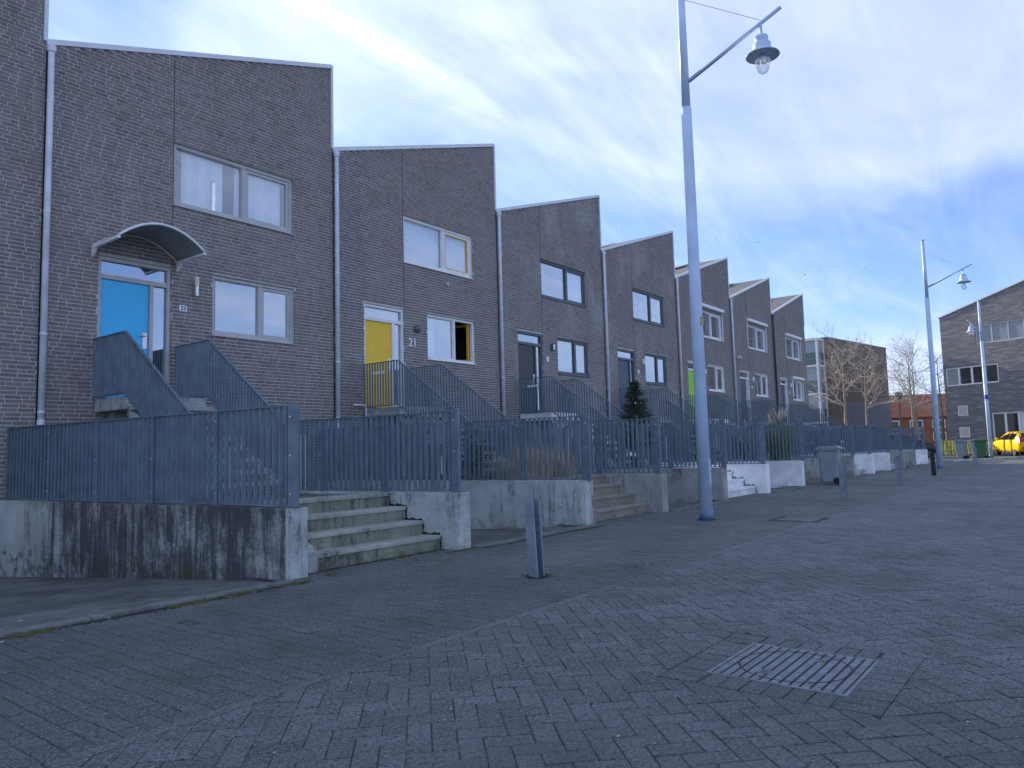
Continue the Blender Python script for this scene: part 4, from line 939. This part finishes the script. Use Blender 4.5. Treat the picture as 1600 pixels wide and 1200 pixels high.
# brown apartment block beyond the row
def block(name, label, p0, p1, depth, h, mat, cat='building'):
    p0 = Vector(p0); p1 = Vector(p1); d = (p1-p0); L = d.length; tt = thing(name, label, cat, (p0.x, p0.y, 0), math.atan2(d.y, d.x)); m = MB().box(0, L, 0, depth, -.1, h); m.build('wall', mat, tt)
    return tt, L
t, L = block('apartment_block', 'brown brick apartment block with white-framed balcony tower', (58.9, 4.3), (71.0, 2.35), 14, 9.55, 'apt_brick')
MB().box(-.05, L+.05, -.05, 14.05, 9.551, 9.66).build('roof_edge', 'pole_base', t); MB().box(2.2, L+.0, -.06, -.004, -.05, 4.4).build('lower_band', 'apt_lower', t)  # thin bluish grey slab over the lower part of the front wall
tw = MB()
for yy in (.3, 2.4): tw.box(-1.35, -1.22, yy, yy+.13, 0, 9.5)
for xx in (-.16,): tw.box(xx, xx+.13, .3, .43, 0, 9.5).box(xx, xx+.13, 2.4, 2.53, 0, 9.5)
tower = tw.build('balcony_tower', 'frame_white', t)
for z in (2.6, 4.9, 7.2, 9.35):
    MB().box(-1.38, -.005, .28, 2.55, z, z+.14).build('floor_slab', 'frame_white', tower)
for z in (.15, 2.75, 5.05, 7.35):
    MB().box(-1.3, -.1, .33, .36, z, z+1.0).build('glass_parapet', 'apt_glass', tower); MB().box(-1.30, -1.27, .45, 2.4, z, z+1.0).build('glass_parapet', 'apt_glass', tower); MB().box(-1.22, -.16, .37, .39, z+1.02, z+2.2).build('pane', 'tower_glass', tower); MB().box(-1.26, -1.24, .43, 2.4, z+1.02, z+2.2).build('pane', 'tower_glass', tower)
# orange brick houses far behind
for i, (x, y, lab) in enumerate(((88, 6.8, 'distant brown brick house between the apartment block and the trees'), (90.5, 2.6, 'distant orange brick house with red roof behind the trees'), (93.5, -2.6, 'distant orange brick house right behind the second lamp post'))):
    t = thing('distant_house', lab, 'house', (x, y, 0), rad(-60), 'distant orange brick houses')
    MB().box(0, 5.6, 0, 8, -.1, 3.6).build('wall', 'orange_brick', t); MB().prism([(-.2, 3.6), (8.2, 3.6), (4, 6.4)], -.1, 5.7, 'x').build('roof', 'roof_tile', t)
    for j in range(2):
        for z0 in (.9, 2.3):
            a = .7+j*2.5; w = MB().frame(a, a+1.4, z0, z0+.95, .09, -.05, -.004).build('window', 'frame_white', t); MB().box(a+.09, a+1.31, -.03, -.006, z0+.09, z0+.86).build('pane', 'car_glass', w)
# low slatted fence and hedge under the trees
t = thing('low_fence', 'low yellowish timber fence beneath the trees at street end', 'fence', (50.2, -4.2, 0), rad(-52))
for i in range(22): MB().box(i*.25, i*.25+.16, 0, .03, .1, 1.0).build('slat', 'hedge_yellow', t)
for z in (.3, .8): MB().box(0, 5.5, .031, .06, z, z+.08).build('rail', 'fence_wood', t)
# kerb across the end of the street
t = MB().box(37, 48, -8.95, -8.80, -.05, .07); 
kb = MB()
kb.hexa([(38.2, -6.6, -.05), (45.6, -9.35, -.05), (45.65, -9.22, -.05), (38.25, -6.47, -.05)], [(38.2, -6.6, .07), (45.6, -9.35, .07), (45.65, -9.22, .07), (38.25, -6.47, .07)]).build('kerb', 'concrete', kind='structure')

# ------------------------------------------------------------------ vehicles
def car(label, loc, rz, paint, van=False, s=1.0):
    t = thing('parked_car' if not van else 'parked_van', label, 'car' if not van else 'van', loc, rz); t.scale = (s, s, s)   # +x is the front
    Hh = 1.46 if not van else 1.95; Lh = 1.97 if not van else 2.1
    if van: prof = [(-Lh, .42, .80), (-Lh-.0, 1.05, .84), (-Lh+.08, 1.80, .74), (-Lh+.4, Hh, .70), (.55, Hh, .70), (1.15, 1.45, .74), (1.40, 1.12, .80), (Lh, .95, .76), (Lh+.05, .55, .74)]
    else: prof = [(-Lh+.02, .40, .76), (-Lh-.02, .72, .80), (-Lh+.10, .98, .82), (-Lh+.42, 1.36, .60), (-.95, Hh, .58), (.10, Hh-.02, .58), (.98, .98, .80), (1.62, .82, .78), (Lh-.02, .62, .72), (Lh, .36, .70)]
    lowz = .24; vs = []; fs = []; n = len(prof)
    for x, z, w in prof: vs += [(x, -w, z), (x, w, z)]
    b0 = len(vs); xsb = [prof[0][0], prof[-1][0]]
    # body as stations along x: bottom, belt, top
    st = []
    xs_ = np.linspace(-Lh, Lh, 29)
    top = sorted([(p[0], p[1], p[2]) for p in prof[1:-1] if True], key=lambda p: p[0]); tx_ = [p[0] for p in top]; tz_ = [p[1] for p in top]; tw_ = [p[2] for p in top]
    m = MB(); rings = []
    for x in xs_:
        zt = float(np.interp(x, tx_, tz_)); wt = float(np.interp(x, tx_, tw_)); e = abs(x)/Lh; wb = .83*(1-.10*max(0, e-.75)/.25*1.0-.10*max(0, e-.93)/.07); belt = min(zt-.02, .94)
        zb = lowz+(.10*max(0, e-.85)/.15)
        rings.append([(x, -wb*.93, zb), (x, -wb, zb+.14), (x, -wb*1.01, .60), (x, -wb*.985, belt), (x, -min(wt, wb*.97), max(zt-.05, belt+.01)), (x, -min(wt, wb*.97)*.82, zt), (x, min(wt, wb*.97)*.82, zt), (x, min(wt, wb*.97), max(zt-.05, belt+.01)), (x, wb*.985, belt), (x, wb*1.01, .60), (x, wb, zb+.14), (x, wb*.93, zb)])
    k_ = 12; V = [p for r_ in rings for p in r_]; F = []
    for i in range(len(rings)-1):
        for j in range(k_): F.append((i*k_+j, i*k_+(j+1) % k_, (i+1)*k_+(j+1) % k_, (i+1)*k_+j))
    F += [tuple(range(k_))[::-1], tuple(range((len(rings)-1)*k_, len(rings)*k_))]
    body = MB().add(V, F).build('body', paint, t, True)
    def wt_at(x): return float(np.interp(x, tx_, tw_))
    def zt_at(x): return float(np.interp(x, tx_, tz_))
    # side glass
    for sy in (-1, 1):
        cols = ([(-1.35, -.62), (-.55, .30), (.36, .86)] if not van else [(-1.75, -.75), (-.65, .2), (.28, 1.0)])
        for xa, xb in cols:
            pts = []
            for x, lo in ((xa, True), (xb, True), (xb, False), (xa, False)):
                zt = zt_at(x)-.10; w = .83*.99; 
                if lo: pts.append((x, sy*(w+.006), .97))
                else:
                    z_ = max(zt, 1.0); f_ = (z_-.94)/max(zt_at(x)-.05-.94, .05); pts.append((x-.05, sy*(w*(1-f_)+min(wt_at(x), .8)*f_+.008), z_))
            q_ = [(p[0], p[1]-sy*.012, p[2]) for p in pts]; MB().add(pts+q_, [(0, 1, 2, 3), (7, 6, 5, 4), (0, 4, 5, 1), (1, 5, 6, 2), (2, 6, 7, 3), (3, 7, 4, 0)]).build('side_window', 'car_glass', t)
        for x in (-1.22, 1.22):
            wy = sy*.80; wh = MB().tube([(x, wy-sy*.18, .31), (x, wy+sy*.02, .31)], .31, 22).build('wheel', 'rubber', t, False); MB().tube([(x, wy+sy*.021, .31), (x, wy+sy*.03, .31)], .20, 18).build('rim', 'rim', wh)
            MB().tube([(x, wy-sy*.2, .33), (x, wy+sy*.032, .33)], .36, 22).build('wheel_arch', 'black', t)  if False else None
        MB().box(.72, .86, sy*.86-.09, sy*.86+.09, .98, 1.10).build('mirror', paint, t, bevel=.03)
        xr = -Lh+.06; MB().hexa([(xr-.04, sy*.58-.1, .80), (xr+.2, sy*.58-.1, .80), (xr+.2, sy*.75+.075, .80), (xr-.04, sy*.75+.0, .80)], [(xr+.10, sy*.58-.1, 1.12), (xr+.3, sy*.58-.1, 1.12), (xr+.34, sy*.72+.055, 1.12), (xr+.12, sy*.70, 1.12)]).build('tail_lamp', 'tail_red', t)
        MB().box(Lh-.12, Lh+.0, sy*.5-.12, sy*.5+.12, .62, .74).build('headlight', 'plastic_white', t, bevel=.02)
    # rear and front screens
    def screen(xa, xb, name):
        za, zb = zt_at(xa), zt_at(xb); wa, wb = wt_at(xa)*.78, wt_at(xb)*.78; nx_ = Vector((-(zb-za), 0, xb-xa)).normalized(); nx_ = nx_ if nx_.z > 0 else -nx_; o_ = nx_*.008
        MB().add([(xa+o_.x, -wa, za+o_.z), (xb+o_.x, -wb, zb+o_.z), (xb+o_.x, wb, zb+o_.z), (xa+o_.x, wa, za+o_.z)], [(0, 1, 2, 3)]).build(name, 'car_glass', t)
    if not van: screen(-Lh+.14, -Lh+.40, 'rear_window'); screen(.9, .2, 'windscreen')
    else: screen(1.1, .62, 'windscreen'); screen(-Lh+.01, -Lh+.075, 'rear_window')
    MB().box(-Lh-.03, -Lh+.05, -.60, .60, .34, .52).build('bumper', 'black', t, bevel=.02); MB().box(-Lh-.035, -Lh-.031, -.26, .26, .58, .69).build('number_plate', 'car_yellow', t) if False else None
    return t
car('bright yellow hatchback parked before the stone-clad building, right edge', (50.6, -8.55, 0), rad(26), 'car_yellow')
car('dark blue van parked beyond the last terrace, facing right', (39.2, -2.2, 0), rad(-32), 'car_van', True)
car('dark car parked between the van and the trees', (47.4, -2.6, 0), rad(-50), 'car_dark')

# ------------------------------------------------------------------ gulls, litter, moss
def gull(p, rz, sc, label):
    t = thing('gull', label, 'bird', p, rz, 'birds in the distant sky'); t.scale = (sc,)*3
    MB().tube([(-.25, 0, 0), (-.1, 0, .02), (.1, 0, .02), (.24, 0, .01)], [.015, .06, .055, .015], 8).build('body', 'bird', t, True)
    for s in (-1, 1): MB().add([(.08, s*.03, .03), (-.1, s*.03, .03), (-.06, s*.32, .14), (.1, s*.32, .14), (-.1, s*.66, .06), (-.02, s*.66, .06)], [(0, 1, 2, 3), (3, 2, 4, 5)]).build('wing', 'bird', t)
for p, rz, lab in (((80.9, 22, 26.1), .5, 'dark bird in the sky, leftmost of four'), ((84.1, 18.1, 25.5), .9, 'dark bird in the sky, second from the left'), ((87.8, 13.9, 21.4), 1.4, 'lowest dark bird left of the second lamp'), ((92.3, 8.1, 21.9), .2, 'dark bird nearest the second lamp arm')): gull(p, rz, .5, lab)
r = random.Random(9)
def flakes(n, name, mat, label, smin, smax, yr, xr=(-3, 30)):
    m = MB()
    for i in range(n):
        x = xr[0]+(xr[1]-xr[0])*r.random()**1.7; y = r.uniform(*yr); s = r.uniform(smin, smax); a = r.uniform(0, 6.28); z = (.006 if y < WALK1 else .004-.36*max(0, y-KY)/6)+.002
        pts = []
        for j in range(5): ang = a+j*1.2566; q_ = s*r.uniform(.5, 1.1); pts.append((x+q_*math.cos(ang), y+q_*.6*math.sin(ang), z+r.uniform(0, s*.25)))
        m.add(pts, [(0, 1, 2, 3, 4)])
    m.build(name, mat, None, kind='stuff', label=label, category='litter')
flakes(420, 'litter', 'litter', 'small pale scraps and petals scattered over the paving', .003, .012, (-11.8, -6.2)); flakes(40, 'litter', 'litter', 'small pale scraps lying along the kerb and driveway', .008, .022, (-6.4, -5.4), (-2.5, .1))
flakes(90, 'dead_leaves', 'leaf_dead', 'small dead leaves scattered over the paving', .006, .013, (-11.5, -6.1))
m = MB()
for i in range(110):
    x, y = 2.45+r.gauss(0, .22), -8.5+r.gauss(0, .12); s_ = r.uniform(.003, .011); a = r.uniform(0, 6.28); d_ = Vector((math.cos(a), math.sin(a), 0))*s_; n_ = Vector((-d_.y, d_.x, 0)); c_ = Vector((x-(y+8.5)*.7, y, .002))
    m.add([c_+d_, c_+n_, c_-d_, c_-n_, c_+Vector((0, 0, s_*.6))], [(0, 1, 4), (1, 2, 4), (2, 3, 4), (3, 0, 4)])
m.build('soil_crumbs', 'soil', None, kind='stuff', label='dark crumbs of soil spilled on the paving right of the bollard', category='soil')
m = MB()
for i in range(5200):
    k_ = r.random()
    if k_ < .35: x, y = r.uniform(-2.6, .2), -6.125-abs(r.gauss(0, .05))
    elif k_ < .55: x, y = r.uniform(.3, 2.7), -5.735-abs(r.gauss(0, .04))
    elif k_ < .70: x, y = r.uniform(2.7, 5.6), -6.125-abs(r.gauss(0, .04))
    elif k_ < .80: x, y = r.uniform(2.35, 2.75), -6.0-abs(r.gauss(0, .03))
    elif k_ < .90: a = r.uniform(0, 6.28); q_ = .105+abs(r.gauss(0, .035)); x, y = 6.96+q_*math.cos(a), -7.2+q_*math.sin(a)
    else: a = r.uniform(0, 6.28); q_ = .06+abs(r.gauss(0, .035)); x, y = 1.45+q_*math.cos(a), -7.9+q_*math.sin(a)
    s_ = r.uniform(.004, .013); a = r.uniform(0, 6.28); d_ = Vector((math.cos(a), math.sin(a), 0))*s_; n_ = Vector((-d_.y, d_.x, 0)); c_ = Vector((x, y, .001))
    m.add([c_+d_, c_+n_, c_-d_, c_-n_, c_+Vector((0, 0, s_*.35))], [(0, 1, 4), (1, 2, 4), (2, 3, 4), (3, 0, 4)])
m.build('dirt', 'soil', None, kind='stuff', label='dark dirt gathered along the kerb, steps and post feet', category='dirt')
# moss cushions in the corner at the foot of the walls and along the kerb
m = MB()
for i in range(6000):
    k = r.random(); 
    if k < .45: x, y, z = r.uniform(-2.5, .1), -6.13-abs(r.gauss(0, .035)), .0
    elif k < .75: x, y, z = r.uniform(.2, 2.8), -5.74-abs(r.gauss(0, .06)) - (.27 if r.random() < .2 else 0), .0
    elif k < .88: x, y, z = r.uniform(2.7, 5.6), -6.13-abs(r.gauss(0, .03)), 0
    elif k < .94: a = r.uniform(0, 6.28); q_ = .12+abs(r.gauss(0, .05)); x, y, z = 6.96+q_*math.cos(a), -7.2+q_*math.sin(a), 0
    else: a = r.uniform(0, 6.28); q_ = .08+abs(r.gauss(0, .06)); x, y, z = 1.45+q_*math.cos(a), -7.9+q_*math.sin(a), 0
    if math.sin(x*5.1)+math.sin(x*11.7+1)+.8*math.sin(x*2.3+2) < r.uniform(-.4, 1.6): continue
    s = r.uniform(.005, .017); a = r.uniform(0, 6.28); d_ = Vector((math.cos(a), math.sin(a), 0))*s; h_ = s*r.uniform(.4, 1.0)
    n_ = Vector((-d_.y, d_.x, 0)); c_ = Vector((x, y, z)); m.add([c_+d_, c_+n_, c_-d_, c_-n_, c_+Vector((0, 0, h_))], [(0, 1, 4), (1, 2, 4), (2, 3, 4), (3, 0, 4)])
plain('moss', (.085, .095, .022), .95, nscale=20, var=.4)
m.build('moss', 'moss', None, kind='stuff', label='low green moss along the kerb, steps and post feet', category='moss')
